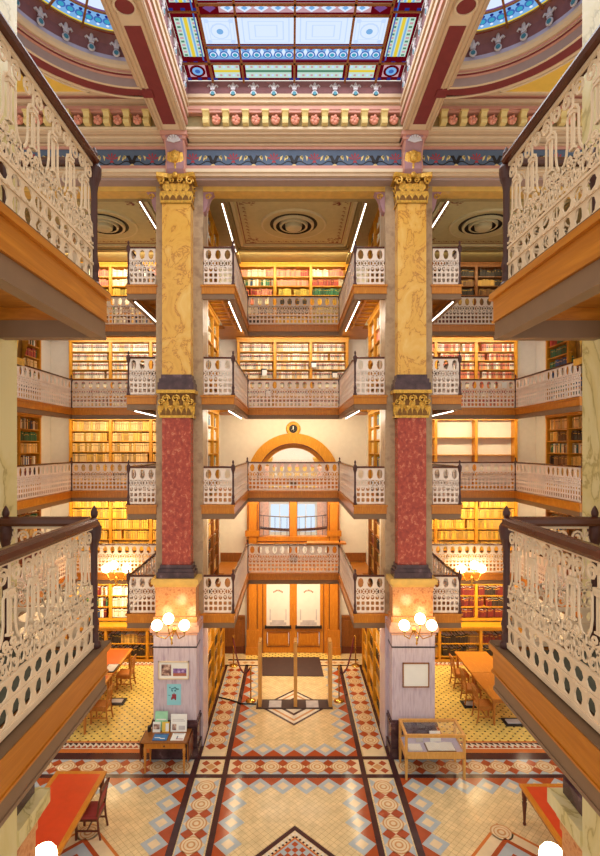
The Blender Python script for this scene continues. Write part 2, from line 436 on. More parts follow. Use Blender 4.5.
# split the spandrel in two halves
for s in (-1, 1):
    pp = [(s*1.7, 6.34), (s*1.7, 8.35), (0, 8.35)] + [(s*1.55*math.cos(PI/2 - PI/2*k/12), 6.34 + 1.55*math.sin(PI/2 - PI/2*k/12)) for k in range(13)]
    w.prism(pp, lambda p, a: (p[0], a, p[1]), YB, YB + .4)
struct(w.build('wall_back', 'plaster'))
for s, nm in ((-1, 'wall_left'), (1, 'wall_right')):
    w = MB(); a, b = sorted((s*8.9, s*9.2)); w.box(a, b, 12.9, YB, 0, ZC); struct(w.build(nm, 'plaster'))
for s, nm in ((-1, 'wall_partition_left'), (1, 'wall_partition_right')):
    w = MB(); a, b = sorted((s*2.68, s*3.48)); w.box(a, b, 13.31, YB, 0, ZC)
    a, b = sorted((s*2.3, s*2.7)); w.box(a, b, 13.31, 13.4, 0, ZC)
    struct(w.build(nm, 'plaster'))

# ------------------------------------------------------------------ balustrade pattern
def ribbon(mb, pts, hw, d, m=0, closed=False):
    n = len(pts); vs = []; fs = []
    for i, (u, z) in enumerate(pts):
        if closed: a, b = pts[(i-1) % n], pts[(i+1) % n]
        else: a, b = pts[max(i-1, 0)], pts[min(i+1, n-1)]
        tu, tz = b[0]-a[0], b[1]-a[1]; L = math.hypot(tu, tz) or 1; nu, nz = -tz/L*hw, tu/L*hw
        vs += [(u+nu, -d/2, z+nz), (u-nu, -d/2, z-nz), (u-nu, d/2, z-nz), (u+nu, d/2, z+nz)]
    for i in range(n if closed else n-1):
        j = (i+1) % n
        for k in range(4): fs.append((4*i+k, 4*i+(k+1) % 4, 4*j+(k+1) % 4, 4*j+k))
    if not closed: fs += [(3, 2, 1, 0), (4*n-4, 4*n-3, 4*n-2, 4*n-1)]
    mb.add(vs, fs, m)
def spiral(cu, cz, r, a0, turns, n=9, shrink=.25):
    return [(cu + r*(1-(1-shrink)*k/n)*math.cos(a0 + turns*2*PI*k/n), cz + r*(1-(1-shrink)*k/n)*math.sin(a0 + turns*2*PI*k/n)) for k in range(n+1)]
def circ(cu, cz, ru, rz, n=10): return [(cu + ru*math.cos(2*PI*k/n), cz + rz*math.sin(2*PI*k/n)) for k in range(n)]
def holeplate(mb, u0, u1, z0, z1, ru, rz, d, m=0, n=8, arch=False):
    cu, cz = (u0+u1)/2, (z0+z1)/2
    outer = [(u1, cz), (u1, z1), (cu, z1), (u0, z1), (u0, cz), (u0, z0), (cu, z0), (u1, z0)]
    inner = []
    for k in range(8):
        a = k*PI/4; q = 1.0
        if n == 4 and k % 2 == 1: q = 1.35     # squarer hole
        inner.append((cu + ru*q*math.cos(a), cz + rz*q*math.sin(a)))
    vs = [(u, -d/2, z) for u, z in outer] + [(u, -d/2, z) for u, z in inner] + [(u, d/2, z) for u, z in outer] + [(u, d/2, z) for u, z in inner]
    fs = []
    for k in range(8):
        j = (k+1) % 8
        fs += [(k, j, 8+j, 8+k)[::-1], (16+k, 16+j, 24+j, 24+k), (8+k, 8+j, 24+j, 24+k)]
    mb.add(vs, fs, m)
UW = .25
def module(near):
    mb = MB(); d = .009
    if near:
        c = UW/2
        for u in (c-.013, c+.013): ribbon(mb, [(u, .50), (u, .72)], 0.0049, d)
        mb.box(c-.036, c+.036, -.014, .014, .722, .742); mb.box(c-.024, c+.024, -.012, .012, .70, .72); mb.box(c-.024, c+.024, -.012, .012, .50, .512)
        for s in (-1, 1):
            u0, u1 = c + s*.06, c + s*UW/2
            ribbon(mb, [(c + s*.03, .735), (u0, .70), (u0, .56), (u0+s*.012, .50), (u0+s*.035, .463), (u1, .452)], 0.0066, d)
            ribbon(mb, spiral(c+s*.064, .812, .052, PI/2 + s*PI/2, s*-1.4, 12), 0.0078, d)
            ribbon(mb, spiral(c+s*.05, .335, .046, PI/2 - s*PI*.2, s*-1.3, 11), 0.0078, d)
            ribbon(mb, spiral(c+s*.034, .455, .03, -PI/2, s*1.2), 0.0066, d)
            ribbon(mb, spiral(c+s*.088, .40, .033, PI/2, s*1.2), 0.0070, d)
            ribbon(mb, [(c, .40), (c+s*.022, .345), (c, .29)], 0.0061, d)
            ribbon(mb, [(c+s*.125, .452), (c+s*.11, .41), (c+s*.05, .415), (c, .42)], 0.0053, d)
        ribbon(mb, [(c, .745), (c, .88)], 0.0074, d); ribbon(mb, circ(c, .415, .02, .022, 8), 0.0066, d, closed=True)
        ribbon(mb, [(0, .46), (0, .38)], 0.0057, d); ribbon(mb, circ(0.0, .345, .03, .034, 10), 0.0066, d, closed=True)
        mb.box(0, UW, -.013, .013, .268, .285); mb.box(0, UW, -.01, .01, .876, .895)
        for k in range(2):
            holeplate(mb, k*UW/2, (k+1)*UW/2, .168, .266, .05, .041, d)
            holeplate(mb, k*UW/2, (k+1)*UW/2, .035, .148, .042, .049, d)
        mb.box(0, UW, -.013, .013, .149, .167); mb.box(0, UW, -.016, .016, 0, .036)
        for k in range(4): mb.box((k+.3)*UW/4, (k+.7)*UW/4, -.017, .017, .153, .163)
    else:
        d = .016
        holeplate(mb, 0, UW, .6, .9, .078, .125, d)
        holeplate(mb, 0, UW/2, .30, .46, .05, .062, d); holeplate(mb, UW/2, UW, .30, .46, .05, .062, d)
        c = UW/2
        ribbon(mb, circ(c, .53, .075, .065, 10), .010, d, closed=True)
        for s in (-1, 1): ribbon(mb, [(c + s*.125, .6), (c + s*.08, .53), (c + s*.125, .46)], .014, d); ribbon(mb, spiral(c + s*.062, .40, .03, 0, s*1.0, 6), .009, d)
        ribbon(mb, [(c, .6), (c, .46)], .012, d)
        for k in range(2):
            holeplate(mb, k*UW/2, (k+1)*UW/2, .17, .30, .042, .044, d, n=4)
            holeplate(mb, k*UW/2, (k+1)*UW/2, .03, .17, .042, .048, d, n=4)
        mb.box(0, UW, -.016, .016, 0, .03)
    return mb
MOD = {True: module(True), False: module(False)}
def balustrade(parent, p0, p1, z, near=False, h=.95, mat=None, hand='rail'):
    p0, p1 = Vector(p0), Vector(p1); L = (p1 - p0).length; t = (p1 - p0)/L
    n = max(1, round(L/UW)); a = L/n/UW; m = MOD[near]; mb = MB(); hs = h/.95
    nr = Vector((-t.y, t.x))
    for k in range(n):
        vs = []
        for u, dd, zz in m.v:
            q = p0 + t*(u*a + k*L/n) + nr*dd
            vs.append((q.x, q.y, z + .03 + zz*hs))
        o = len(mb.v); mb.v.extend(vs); mb.f.extend([[i + o for i in f] for f in m.f]); mb.m.extend(m.m)
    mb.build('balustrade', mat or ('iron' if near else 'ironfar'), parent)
    hr = MB(); r = .045 if near else .03
    a3, b3 = (p0.x, p0.y, z + h), (p1.x, p1.y, z + h)
    prof = [(-1, -.5), (1, -.5), (1.25, 0), (1, .6), (.4, 1), (-.4, 1), (-1, .6), (-1.25, 0)]
    hr.prism([(u*r, v*r) for u, v in prof], lambda p, e: (p0.x + t.x*e*L + nr.x*p[0], p0.y + t.y*e*L + nr.y*p[0], z + h + p[1]), 0, 1)
    hr.build('handrail', hand, parent)
def newel(parent, x, y, z, h=1.0, r=.03, near=False):
    mb = MB(); k = h/1.0
    pr = [(1.7, 0), (1.7, .05), (1.2, .07), (1.2, .11), (1.0, .14), (1.35, .2), (1.0, .25), (.85, .3), (.85, .78), (1.0, .82), (1.25, .85), (1.6, .88), (1.85, .93), (1.85, .97), (1.4, 1.0), (.8, 1.02), (.6, 1.04), (.9, 1.07), (.9, 1.09), (.5, 1.12), (.1, 1.14)]
    mb.lathe([(r*a, b*k) for a, b in pr], (x, y, z), 18 if near else 8)
    mb.build('newel_post', 'newel', parent, not near)

# ------------------------------------------------------------------ far galleries
ORD = {1: 'lowest', 2: 'second', 3: 'third', 4: 'topmost'}
FE = [0]
def fascia_run(fa, be, p0, p1, z, out, lip=None):
    # p0->p1 edge line, out = outward unit normal (2d); wood fascia with moulded lip and a taupe beam below
    (x0, y0), (x1, y1) = p0, p1; ox, oy = out; FE[0] = (FE[0] + 1) % 7; e = FE[0]*.0011; ox *= 1 + e; oy *= 1 + e; z -= e
    def slab(mb, d0, d1, z0, z1, ext=0):
        d1 += e*.6; ext = ext - .003 - e*.5 if ext else 0
        tx, ty = x1-x0, y1-y0; L = math.hypot(tx, ty); tx, ty = tx/L*ext, ty/L*ext
        xs = [x0-tx+ox*d0, x1+tx+ox*d0, x0-tx+ox*d1, x1+tx+ox*d1]; ys = [y0-ty+oy*d0, y1+ty+oy*d0, y0-ty+oy*d1, y1+ty+oy*d1]
        mb.box(min(xs), max(xs), min(ys), max(ys), z0, z1)
    slab(fa, -.05, .06, z - .035, z + .012, .06); slab(fa, -.051, .035, z - .199, z - .036, .035); slab(fa, -.052, .045, z - .214, z - .2, .045)
    if lip is not None: slab(lip, -.06, .056, z + .0125, z + .022, .056)
    slab(be, -.06, .026, z - .335, z - .216, .026); slab(be, -.062, .034, z - .35, z - .325, .034)
def tube_light(p0, p1, label, group):
    t = thing('fluorescent_light', label, 'light', p0, group)
    mb = MB(); mb.bar((p0[0], p0[1], p0[2] + .03), (p1[0], p1[1], p1[2] + .03), .07, .04); mb.build('housing', 'beam', t)
    mb = MB(); mb.tube([p0, p1], .015, 8); mb.build('tube', 'tube', t)
for lv in (1, 2, 3, 4):
    z = ZL[lv]
    # ---- centre bay: U-shaped gallery
    t = thing('gallery_balcony', f'{ORD[lv]} U-shaped gallery with cream iron railing around the entrance bay', 'balcony', (0, 17.4, z))
    dk = MB(); dk.box(-2.3, -1.54, 13.31, 16.7, z - .12, z - .002); dk.box(1.54, 2.3, 13.31, 16.7, z - .12, z - .002); dk.box(-2.66, 2.66, 16.7, YB - .01, z - .12, z - .002)
    dk.box(-2.28, -1.54, 12.62, 13.31, z - .12, z - .002); dk.box(1.54, 2.28, 12.62, 13.31, z - .12, z - .002)
    dk.build('deck', 'soffit', t)
    for s in (-1, 1):
        bt = MB()
        for k in range(9): bt.box(s*1.6, s*2.28, 12.8 + k*.42, 12.86 + k*.42, z - .15, z - .12)
        a, b = sorted((s*1.9, s*1.96)); bt.box(a, b, 12.7, 16.6, z - .149, z - .12)
        bt.build('soffit_batten', 'amber', t)
    fa, be = MB(), MB()
    for s in (-1, 1):
        fascia_run(fa, be, (s*2.3, 12.62), (s*1.54, 12.62), z, (0, -1)); fascia_run(fa, be, (s*1.54, 12.62), (s*1.54, 16.7), z, (-s, 0))
    fascia_run(fa, be, (-1.54, 16.7), (1.54, 16.7), z, (0, -1))
    fa.build('fascia', 'oak', t); be.build('edge_beam', 'beam', t)
    for s in (-1, 1):
        balustrade(t, (s*2.28, 12.62), (s*1.56, 12.62), z); balustrade(t, (s*1.54, 12.66), (s*1.54, 16.66), z)
        newel(t, s*1.54, 12.62, z); newel(t, s*1.54, 16.7, z)
    balustrade(t, (-1.5, 16.7), (1.5, 16.7), z)
    # ---- alcoves
    for s, al in ((-1, 'red-topped tables'), (1, 'bare oak tables')):
        t = thing('gallery_balcony', f'{ORD[lv]} gallery with iron railing in the alcove above the {al}', 'balcony', (s*6, 17.4, z))
        dk = MB(); 
        for x0, x1, y0, y1 in ((3.49, 4.18, 12.62, 16.7), (3.49, 8.89, 16.7, YB - .01), (7.42, 8.89, 12.95, 16.7)):
            a, b = sorted((s*x0, s*x1)); dk.box(a, b, y0, y1, z - .12, z - .002)
        dk.build('deck', 'soffit', t)
        fa, be = MB(), MB()
        fascia_run(fa, be, (s*3.5, 12.62), (s*4.18, 12.62), z, (0, -1)); fascia_run(fa, be, (s*4.18, 12.62), (s*4.18, 16.7), z, (s, 0))
        fascia_run(fa, be, (s*4.18, 16.7), (s*7.42, 16.7), z, (0, -1)); fascia_run(fa, be, (s*7.42, 12.95), (s*7.42, 16.7), z, (-s, 0))
        fa.build('fascia', 'oak', t); be.build('edge_beam', 'beam', t)
        balustrade(t, (s*3.5, 12.62), (s*4.16, 12.62), z); balustrade(t, (s*4.18, 12.66), (s*4.18, 16.66), z)
        balustrade(t, (s*4.22, 16.7), (s*7.38, 16.7), z); balustrade(t, (s*7.42, 12.95), (s*7.42, 16.66), z)
        newel(t, s*4.18, 12.62, z); newel(t, s*4.18, 16.7, z); newel(t, s*7.42, 16.7, z)
    if lv >= 3:
        for s in (-1, 1):
            side = 'poster-pier' if s < 0 else 'blank-sign-pier'
            tube_light((s*1.66, 12.75, z - .38), (s*1.66, 15.9, z - .38), f'long white tube light under the {ORD[lv]} entrance-bay gallery, {side} side', 'tube lights under galleries')
            tube_light((s*4.05, 12.75, z - .38), (s*4.05, 15.0, z - .38), f'long white tube light under the {ORD[lv]} alcove gallery beside the {side[:-5]} pier', 'tube lights under galleries')
for s in (-1, 1):
    side = 'poster-pier' if s < 0 else 'blank-sign-pier'
    tube_light((s*1.86, 12.95, 13.82), (s*1.86, 16.1, 13.82), f'white tube light hung under the entrance-bay ceiling on the {side} side', 'tube lights under the ceiling')
    tube_light((s*3.98, 12.9, 13.85), (s*3.98, 16.0, 13.85), f'white tube light hung under the alcove ceiling beside the {side[:-5]} pier', 'tube lights under the ceiling')

# ------------------------------------------------------------------ near galleries (either side of the viewpoint)
ZN = {2: 5.96, 3: 8.70}
YN = 3.9
for lv in (2, 3):
    z = ZN[lv]
    for s, nm in ((-1, 'poster-pier'), (1, 'blank-sign-pier')):
        t = thing('gallery_balcony', f'large close-up gallery corner with scrolled cream ironwork, {"lower" if lv == 2 else "upper"} one on the {nm} side', 'balcony', (s*1.9, 3, z))
        X = 1.555; XR = 1.575
        dk = MB(); a, b = sorted((s*X, s*2.29)); dk.box(a, b, -1.0, YN, z - .12, z - .002); dk.build('deck', 'soffit', t)
        dk = MB(); dk.box(a + .12*(s > 0), b - .12*(s < 0), -1.0, YN - .12, z - .001, z + .012); dk.build('carpet', 'carpet', t)
        fa, be, lp = MB(), MB(), MB()
        for (p0, p1, out) in (((s*X, -1.0), (s*X, YN), (-s, 0)), ((s*X, YN), (s*2.29, YN), (0, 1))):
            fascia_run(fa, be, p0, p1, z, out, lp)
        lp.build('deck_edge', 'lipbrown', t); fa.build('fascia', 'oaky', t); be.build('edge_beam', 'beam', t)
        balustrade(t, (s*XR, YN - .12), (s*XR, -.9), z, True, .97); balustrade(t, (s*(XR+.04), YN - .08), (s*2.28, YN - .08), z, True, .97)
        newel(t, s*XR, YN - .08, z, .965, .029, True); newel(t, s*2.25, YN - .08, z, .965, .029, True)

# ------------------------------------------------------------------ piers
def leaf(mb, x, y, z, w, h, out, nx, ny, m=0):
    # acanthus leaf: curls outward at the top; (nx,ny) outward direction
    tx, ty = -ny, nx; rows = []
    for j in range(6):
        f = j/5; ww = w*(.55 + .9*f - 1.25*f*f*f)*.6; o = out*(f**2.2); zz = z + h*(f if f < .85 else .85 - (f - .85)*.6)
        rows.append([(x + tx*ww*k + nx*(o + (.0 if k == 0 else -.35*out*abs(k))), y + ty*ww*k + ny*(o + (.0 if k == 0 else -.35*out*abs(k))), zz) for k in (-1, -.5, 0, .5, 1)])
    vs = [p for r in rows for p in r]; fs = []
    for j in range(5):
        for k in range(4): fs.append((j*5+k, j*5+k+1, (j+1)*5+k+1, (j+1)*5+k))
    mb.add(vs, fs, m)
def volute(mb, x, y, z, r, ax, m=0):
    pts = []
    for k in range(14):
        a = k/13*2*PI*1.5; rr = r*(1 - .75*k/13)
        pts.append((x + rr*math.cos(a)*ax[0], y + rr*math.cos(a)*ax[1], z + rr*math.sin(a)))
    mb.tube(pts, r*.22, 6, m)
def pier(s, near, label):
    cx = s*2.89; fy = mirY if near else (lambda y: y)
    t = thing('pier', label, 'column', (cx, fy(12.8), 0))
    def mk(name, mat, fn, smooth=False):
        mb = MB(); fn(mb); mb.map(lambda x, y, z: (cx + x, fy(y), z)); return mb.build(name, mat, t, smooth)
    mk('pier_core', 'creammarble' if near else 'stone', lambda b: b.box(-(.55 if near else .59), .55 if near else .59, 12.6, 13.3, 3.3, 14.12))
    mk('pier_foot', 'lavmarble', lambda b: b.box(-.6, .6, 12.58, 13.3, .0, 3.3) if not near else b.box(-.54, .54, 12.62, 13.28, 0, 3.3))
    def base(b): b.box(-.58, .58, 12.06, 12.6, 0, .25); b.box(-.55, .55, 12.09, 12.6, .25, .78)
    mk('pedestal_base', 'purple', base)
    def bm(b): b.box(-.57, .57, 12.05, 12.6, .78, .84); b.box(-.55, .55, 12.08, 12.6, .84, .91)
    mk('pedestal_moulding', 'purple', bm)
    mk('pedestal_die', 'lavmarble', lambda b: b.box(-.52, .52, 12.12, 12.6, .91, 2.97))
    mk('pedestal_band', 'black', lambda b: b.box(-.53, .53, 12.11, 12.6, 2.66, 2.69))
    def cap(b): b.box(-.54, .54, 12.1, 12.6, 2.97, 3.05); b.box(-.59, .59, 12.05, 12.6, 3.05, 3.2); b.box(-.55, .55, 12.09, 12.6, 3.2, 3.27)
    mk('pedestal_cap', 'pink', cap)
    def plinth(b): b.box(-.53, .53, 12.12, 12.6, 3.27, 3.4); b.box(-.49, .49, 12.18, 12.6, 3.4, 4.02); b.box(-.5, .5, 12.16, 12.6, 4.02, 4.12)
    mk('plinth', 'granite', plinth)
    def led(b): b.box(-.52, .52, 12.14, 12.6, 4.12, 4.2); b.box(-.57, .57, 12.07, 12.6, 4.2, 4.33)
    mk('ledge', 'creammarble' if near else 'ledge', led)
    def b1(b): b.box(-.46, .46, 12.14, 12.6, 4.33, 4.47); b.box(-.43, .43, 12.17, 12.6, 4.47, 4.55); b.box(-.39, .39, 12.21, 12.6, 4.55, 4.64)
    mk('shaft_base', 'purple', b1)
    mk('red_shaft', 'redmarble', lambda b: b.box(-.35, .35, 12.26, 12.6, 4.64, 8.24))
    def b2(b): b.box(-.44, .44, 12.17, 12.6, 8.92, 9.1); b.box(-.41, .41, 12.2, 12.6, 9.1, 9.2); b.box(-.37, .37, 12.24, 12.6, 9.2, 9.3)
    mk('upper_shaft_base', 'purple', b2)
    mk('upper_shaft', 'creammarble' if near else 'yellowmarble', lambda b: b.box(-.35, .35, 12.26, 12.6, 9.3, 13.5))
    def orn(b):
        b.box(-.4, .4, 12.24, 12.6, 8.24, 8.9, 1); b.box(-.47, .47, 12.17, 12.6, 8.84, 8.92); b.box(-.41, .41, 12.22, 12.6, 8.24, 8.3)
        for k in range(-3, 4): leaf(b, k*.125, 12.24, 8.3, .17, .3 if k % 2 else .44, .1 if k % 2 else .08, 0, -1)
        for q in (-.24, 0, .24): volute(b, q, 12.19, 8.7, .1, (1, 0)); 
        for q in (-.36, .36): volute(b, q, 12.18, 8.62, .075, (1, 0)); b.sphere((q*.35, 12.19, 8.5), .045, 8)
        for sx in (-1, 1):
            for yy in (12.32, 12.46): leaf(b, sx*.4, yy, 8.3, .11, .4, .07, sx, 0)
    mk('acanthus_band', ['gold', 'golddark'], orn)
    def capi(b):
        b.prism([(-.36, 13.5), (.36, 13.5), (.4, 14.05), (-.4, 14.05)], lambda p, a: (p[0], a, p[1]), 12.24, 12.6, 1)
        b.box(-.38, .38, 12.22, 12.6, 13.5, 13.56)
        for row, (zz, hh, oo) in enumerate(((13.56, .24, .07), (13.7, .28, .11))):
            n = 5 if row == 0 else 4
            for k in range(n): leaf(b, (k - (n-1)/2)*.155, 12.24 - row*.01, zz, .2, hh + .03, oo, 0, -1)
            for sx in (-1, 1):
                for yy in (12.32, 12.47): leaf(b, sx*.37, yy, zz, .14, hh, oo, sx, 0)
        for sx in (-1, 1):
            volute(b, sx*.34, 12.15, 14.0, .11, (sx*.8, .5)); volute(b, sx*.1, 12.17, 14.02, .07, (sx, 0)); leaf(b, sx*.22, 12.22, 13.8, .12, .26, .08, 0, -1)
        pts = [(-.47, 0), (-.44, -.06), (-.2, .02), (0, .04), (.2, .02), (.44, -.06), (.47, 0), (.47, .48), (-.47, .48)]
        b.prism([(x, 12.14 + y) for x, y in pts], lambda p, a: (p[0], p[1], a), 14.08, 14.18)
        b.sphere((0, 12.13, 14.13), .07, 10)
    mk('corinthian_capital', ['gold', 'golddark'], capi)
    def con(b):
        prof = [(12.42, 14.18), (12.2, 14.2), (12.13, 14.28), (12.12, 14.4), (12.18, 14.55), (12.14, 14.7), (12.02, 14.85), (11.98, 14.98), (11.98, 15.06), (12.42, 15.06)]
        b.prism(prof, lambda p, a: (a, p[0], p[1]), -.2, .2)
        for sx in (-1, 1):
            a0, a1 = sorted((sx*.2, sx*.24)); b.prism([(y + .03, z) for y, z in prof], lambda p, a: (a, p[0], p[1]), a0, a1, 1)
        b.box(-.32, .32, 11.94, 12.42, 15.0, 15.09, 1); b.box(-.28, .28, 11.99, 12.42, 14.92, 15.0, 1)
    mk('console_bracket', ['bracket', 'rose'], con)
    def sh(b):
        for k in range(7):
            a = PI*(k + .5)/7; b.tube([(0, 12.0, 14.84), (.16*math.cos(a), 11.95, 14.84 + .15*math.sin(a))], [.012, .03], 6, 0)
    mk('shell_ornament', 'silver', sh)
    def fc_(b):
        leaf(b, 0, 12.12, 14.28, .26, .5, .1, 0, -1); b.sphere((0, 12.1, 14.56), .1, 12, 0, 1.5); b.sphere((0, 11.99, 14.55), .025, 8, 0, 1.6)
        for sx in (-1, 1): leaf(b, sx*.12, 12.14, 14.3, .16, .46, .08, 0, -1)
        b.sphere((0, 12.14, 14.36), .04, 8)
    mk('mask_ornament', 'gold', fc_)
    def br(b, sx):
        if 1:
            prof = [(0, 14.1), (.34, 14.1), (.34, 14.03), (.26, 13.98), (.18, 13.9), (.13, 13.78), (.1, 13.62), (.05, 13.5), (0, 13.46)]
            b.prism([(sx*(.59 + u), z) for u, z in prof], lambda p, a: (p[0], a, p[1]), 12.66, 12.9)
            volute(b, sx*(.72), 12.65, 13.86, .08, (1, 0), 1); volute(b, sx*(.86), 12.65, 14.02, .05, (1, 0), 1)
    if not near:
        for sx in (-1, 1): mk('side_bracket', ['bracket', 'gold'], lambda b: br(b, sx))
pier(-1, False, 'red and yellow marble pier with two framed pictures and a light blue poster')
pier(1, False, 'red and yellow marble pier with one blank white sign on its base')
pier(-1, True, 'cream marble pier behind the close-up gallery on the poster-pier side')
pier(1, True, 'cream marble pier behind the close-up gallery on the blank-sign-pier side')

# ------------------------------------------------------------------ sconces
def sconce(s, near):
    fy = mirY if near else (lambda y: y); cx = s*2.89; y0 = 12.1 if not near else 12.1
    who = 'poster' if s < 0 else 'blank-sign'
    t = thing('globe_sconce', (f'brass three-globe wall light glowing on the {who} pier' if not near else f'glowing globe wall light above the red leather table, {who} side'), 'lamp', (cx, fy(y0), 3.1), 'three-globe wall lights')
    mb = MB(); mb.lathe([(.09, 0), (.1, .02), (.06, .05), (.03, .08)], (0, 0, 0), 12); mb.map(lambda x, y, z: (cx + x, fy(y0 - .0 - z), 3.12 + y)); mb.build('backplate', 'chrome', t, True)
    gl = ((-.32, -.42, 3.36), (.32, -.42, 3.36), (0, -.62, 3.58))
    for gx, gy, gz in gl:
        mb = MB(); b0 = (cx, fy(y0), 3.12); m0 = (cx + gx*.5, fy(y0 + gy*.6), 2.98); m1 = (cx + gx, fy(y0 + gy), gz - .25); e = (cx + gx, fy(y0 + gy), gz - .13)
        mb.tube([b0, m0, m1, e], .014, 6); mb.lathe([(.02, 0), (.06, .04), (.05, .06)], (cx + gx, fy(y0 + gy), gz - .17), 10); mb.build('arm', 'chrome', t, True)
        mb = MB(); mb.sphere((cx + gx, fy(y0 + gy), gz), .125, 16); mb.build('globe', 'globe', t, True)
    mb = MB(); mb.lathe([(.005, 0), (.03, .05), (.015, .1), (.02, .2)], (cx, fy(y0 - .3), 2.84), 8); mb.build('finial', 'chrome', t, True)
for s in (-1, 1):
    for near in (False, True): sconce(s, near)
def chandelier(s):
    cx = s*5.25 if s < 0 else 5.75
    cx = P(116, 565, 16.35)[0] if s < 0 else P(472, 565, 16.35)[0]
    t = thing('globe_sconce', f'bright three-globe brass light on the lowest alcove railing over the {"red-topped" if s < 0 else "bare oak"} tables', 'lamp', (cx, 16.6, 3.1))
    mb = MB(); mb.lathe([(.02, 0), (.06, .05), (.03, .1), (.05, .2), (.02, .3)], (cx, 16.38, 3.0), 10); mb.bar((cx, 16.62, 3.2), (cx, 16.38, 3.2), .03, .03); mb.build('stem', 'chrome', t, True)
    for gx, gy, gz in ((-.33, 0, 3.55), (.33, 0, 3.55), (0, -.25, 3.72)):
        mb = MB(); mb.tube([(cx, 16.38, 3.2), (cx + gx*.6, 16.38 + gy*.6, 3.16), (cx + gx, 16.38 + gy, gz - .12)], .014, 6); mb.build('arm', 'chrome', t, True)
        mb = MB(); mb.sphere((cx + gx, 16.38 + gy, gz), .14, 14); mb.build('globe', 'globe', t, True)
chandelier(-1); chandelier(1)

# ------------------------------------------------------------------ entablature above the far piers
def profile_x(mb, layers, x0, x1):
    for y, z0, z1, m in layers: mb.box(x0, x1, y, 12.66, z0, z1, m)
en = MB()
EM = ['tan', 'maroon', 'tan2', 'rose', 'blue', 'yellow', 'olive', 'mauve', 'ledge']
layers = [(11.92, 15.1, 15.16, 2), (12.0, 15.04, 15.1, 0), (12.1, 15.0, 15.04, 2), (12.3, 14.97, 15.0, 1), (12.26, 14.92, 14.97, 0), (12.3, 14.86, 14.92, 3), (12.34, 14.45, 14.86, 4),
          (12.3, 14.40, 14.45, 3), (12.26, 14.32, 14.40, 3), (12.2, 14.24, 14.32, 2), (12.24, 14.16, 14.24, 0), (12.32, 14.1, 14.16, 7)]
profile_x(en, layers, -9.4, 9.4)
en.box(-9.4, 9.4, 12.62, 13.0, 13.98, 14.12, 8); en.box(-9.4, 9.4, 12.7, 13.2, 14.0, 14.45, 6)
tr1 = struct(en.build('trim_1', EM))
# stencilled frieze ornaments
fo = MB()
def flat(px, pz, pts, m, y=12.336):
    fo.prism([(px + a, pz + b) for a, b in pts], lambda p, e: (p[0], e, p[1]), y, y + .003, m)
k = -8
x = -8.5
while x < 8.6:
    zc = 14.62
    for q in range(5):     # crimson palmette
        a = PI*(q + .5)/5; flat(x, zc, [(0, -.02), (.13*math.cos(a - .16), .13*math.sin(a - .16)), (.17*math.cos(a), .17*math.sin(a)), (.13*math.cos(a + .16), .13*math.sin(a + .16))], 0)
    flat(x, zc - .06, [(-.05, -.02), (.05, -.02), (.03, .03), (-.03, .03)], 0)
    for sx in (-1, 1):     # black scrolls
        pts = [(sx*(.03 + .44*f), -.09 + .045*math.sin(f*2*PI*1.0)*-1) for f in [i/10 for i in range(11)]]
        for i in range(10):
            (a0, b0), (a1, b1) = pts[i], pts[i+1]; flat(x, zc, [(a0, b0 - .014), (a1, b1 - .014), (a1, b1 + .014), (a0, b0 + .014)], 1)
        for f in (.3, .55): flat(x + sx*(.03 + .44*f), zc + .03, [(-.02, -.07), (.03*sx, -.03), (.06*sx, .07), (0, .03)], 2)
    x2 = x + .5
    for sx in (-1, 1):
        flat(x2, zc, [(0, -.12), (sx*.06, -.1), (sx*.1, .02), (sx*.16, .09), (sx*.06, .1), (0, -.02)], 1); flat(x2, zc, [(sx*.17, .0), (sx*.22, .05), (sx*.2, .1), (sx*.14, .07)], 2)
    flat(x2, zc, [(-.06, -.15), (.06, -.15), (0, -.1)], 2)
    x += 1.0
fr = fo.build('frieze_ornament', ['crimson', 'black', 'modil'], tr1)
# modillions and rosettes
mo = MB(); pr = [(12.05, 15.18), (11.8, 15.18), (11.78, 15.25), (11.82, 15.34), (11.76, 15.44), (12.05, 15.44)]
SP = .47
k = -17
while k <= 17:
    x = (k + .5)*SP + .02; k += 1
    if 2.5 < abs(x) < 3.4 or abs(x) > 8: continue
    b = MB(); b.prism(pr, lambda p, a: (a, p[0], p[1]), x - .07, x + .07); b.box(x - .085, x + .085, 11.74, 12.05, 15.43, 15.47); b.build('modillion', 'modil', tr1)
    xr = x + SP/2
    if 2.5 < abs(xr) < 3.4: continue
    b = MB(); b.lathe([(.02, -.03), (.09, 0), (.11, .02), (.11, .04)], (0, 0, 0), 10)
    for q in range(5):
        a = 2*PI*q/5; b.sphere((.07*math.cos(a), .07*math.sin(a), 0), .045, 8)
    b.sphere((0, 0, -.03), .03, 8, 1)
    b.map(lambda X, Y, Z: (xr + X, 11.9 + Z, 15.32 + Y)); b.build('rosette', ['blush', 'rose'], tr1, True)
# upper mouldings behind/above the modillions
up = MB()
for y, z0, z1, m in ((12.0, 15.16, 15.46, 6), (11.86, 15.46, 15.52, 3), (11.84, 15.52, 15.6, 3), (11.88, 15.6, 15.66, 0), (11.8, 15.66, 15.74, 2), (11.86, 15.74, 15.8, 3)):
    up.box(-8.4, 8.4, y, 12.66, z0, z1, m)
for s in (-1, 1):
    a, b = sorted((s*3.26, s*8.4))
    up.box(a, b, 11.6, 12.66, 15.8, 15.9, 3); up.box(a, b, 11.35, 12.66, 15.9, 15.98, 2); up.box(a, b, 10.6, 12.66, 15.98, 16.05, 0)
struct(up.build('trim_2', EM))

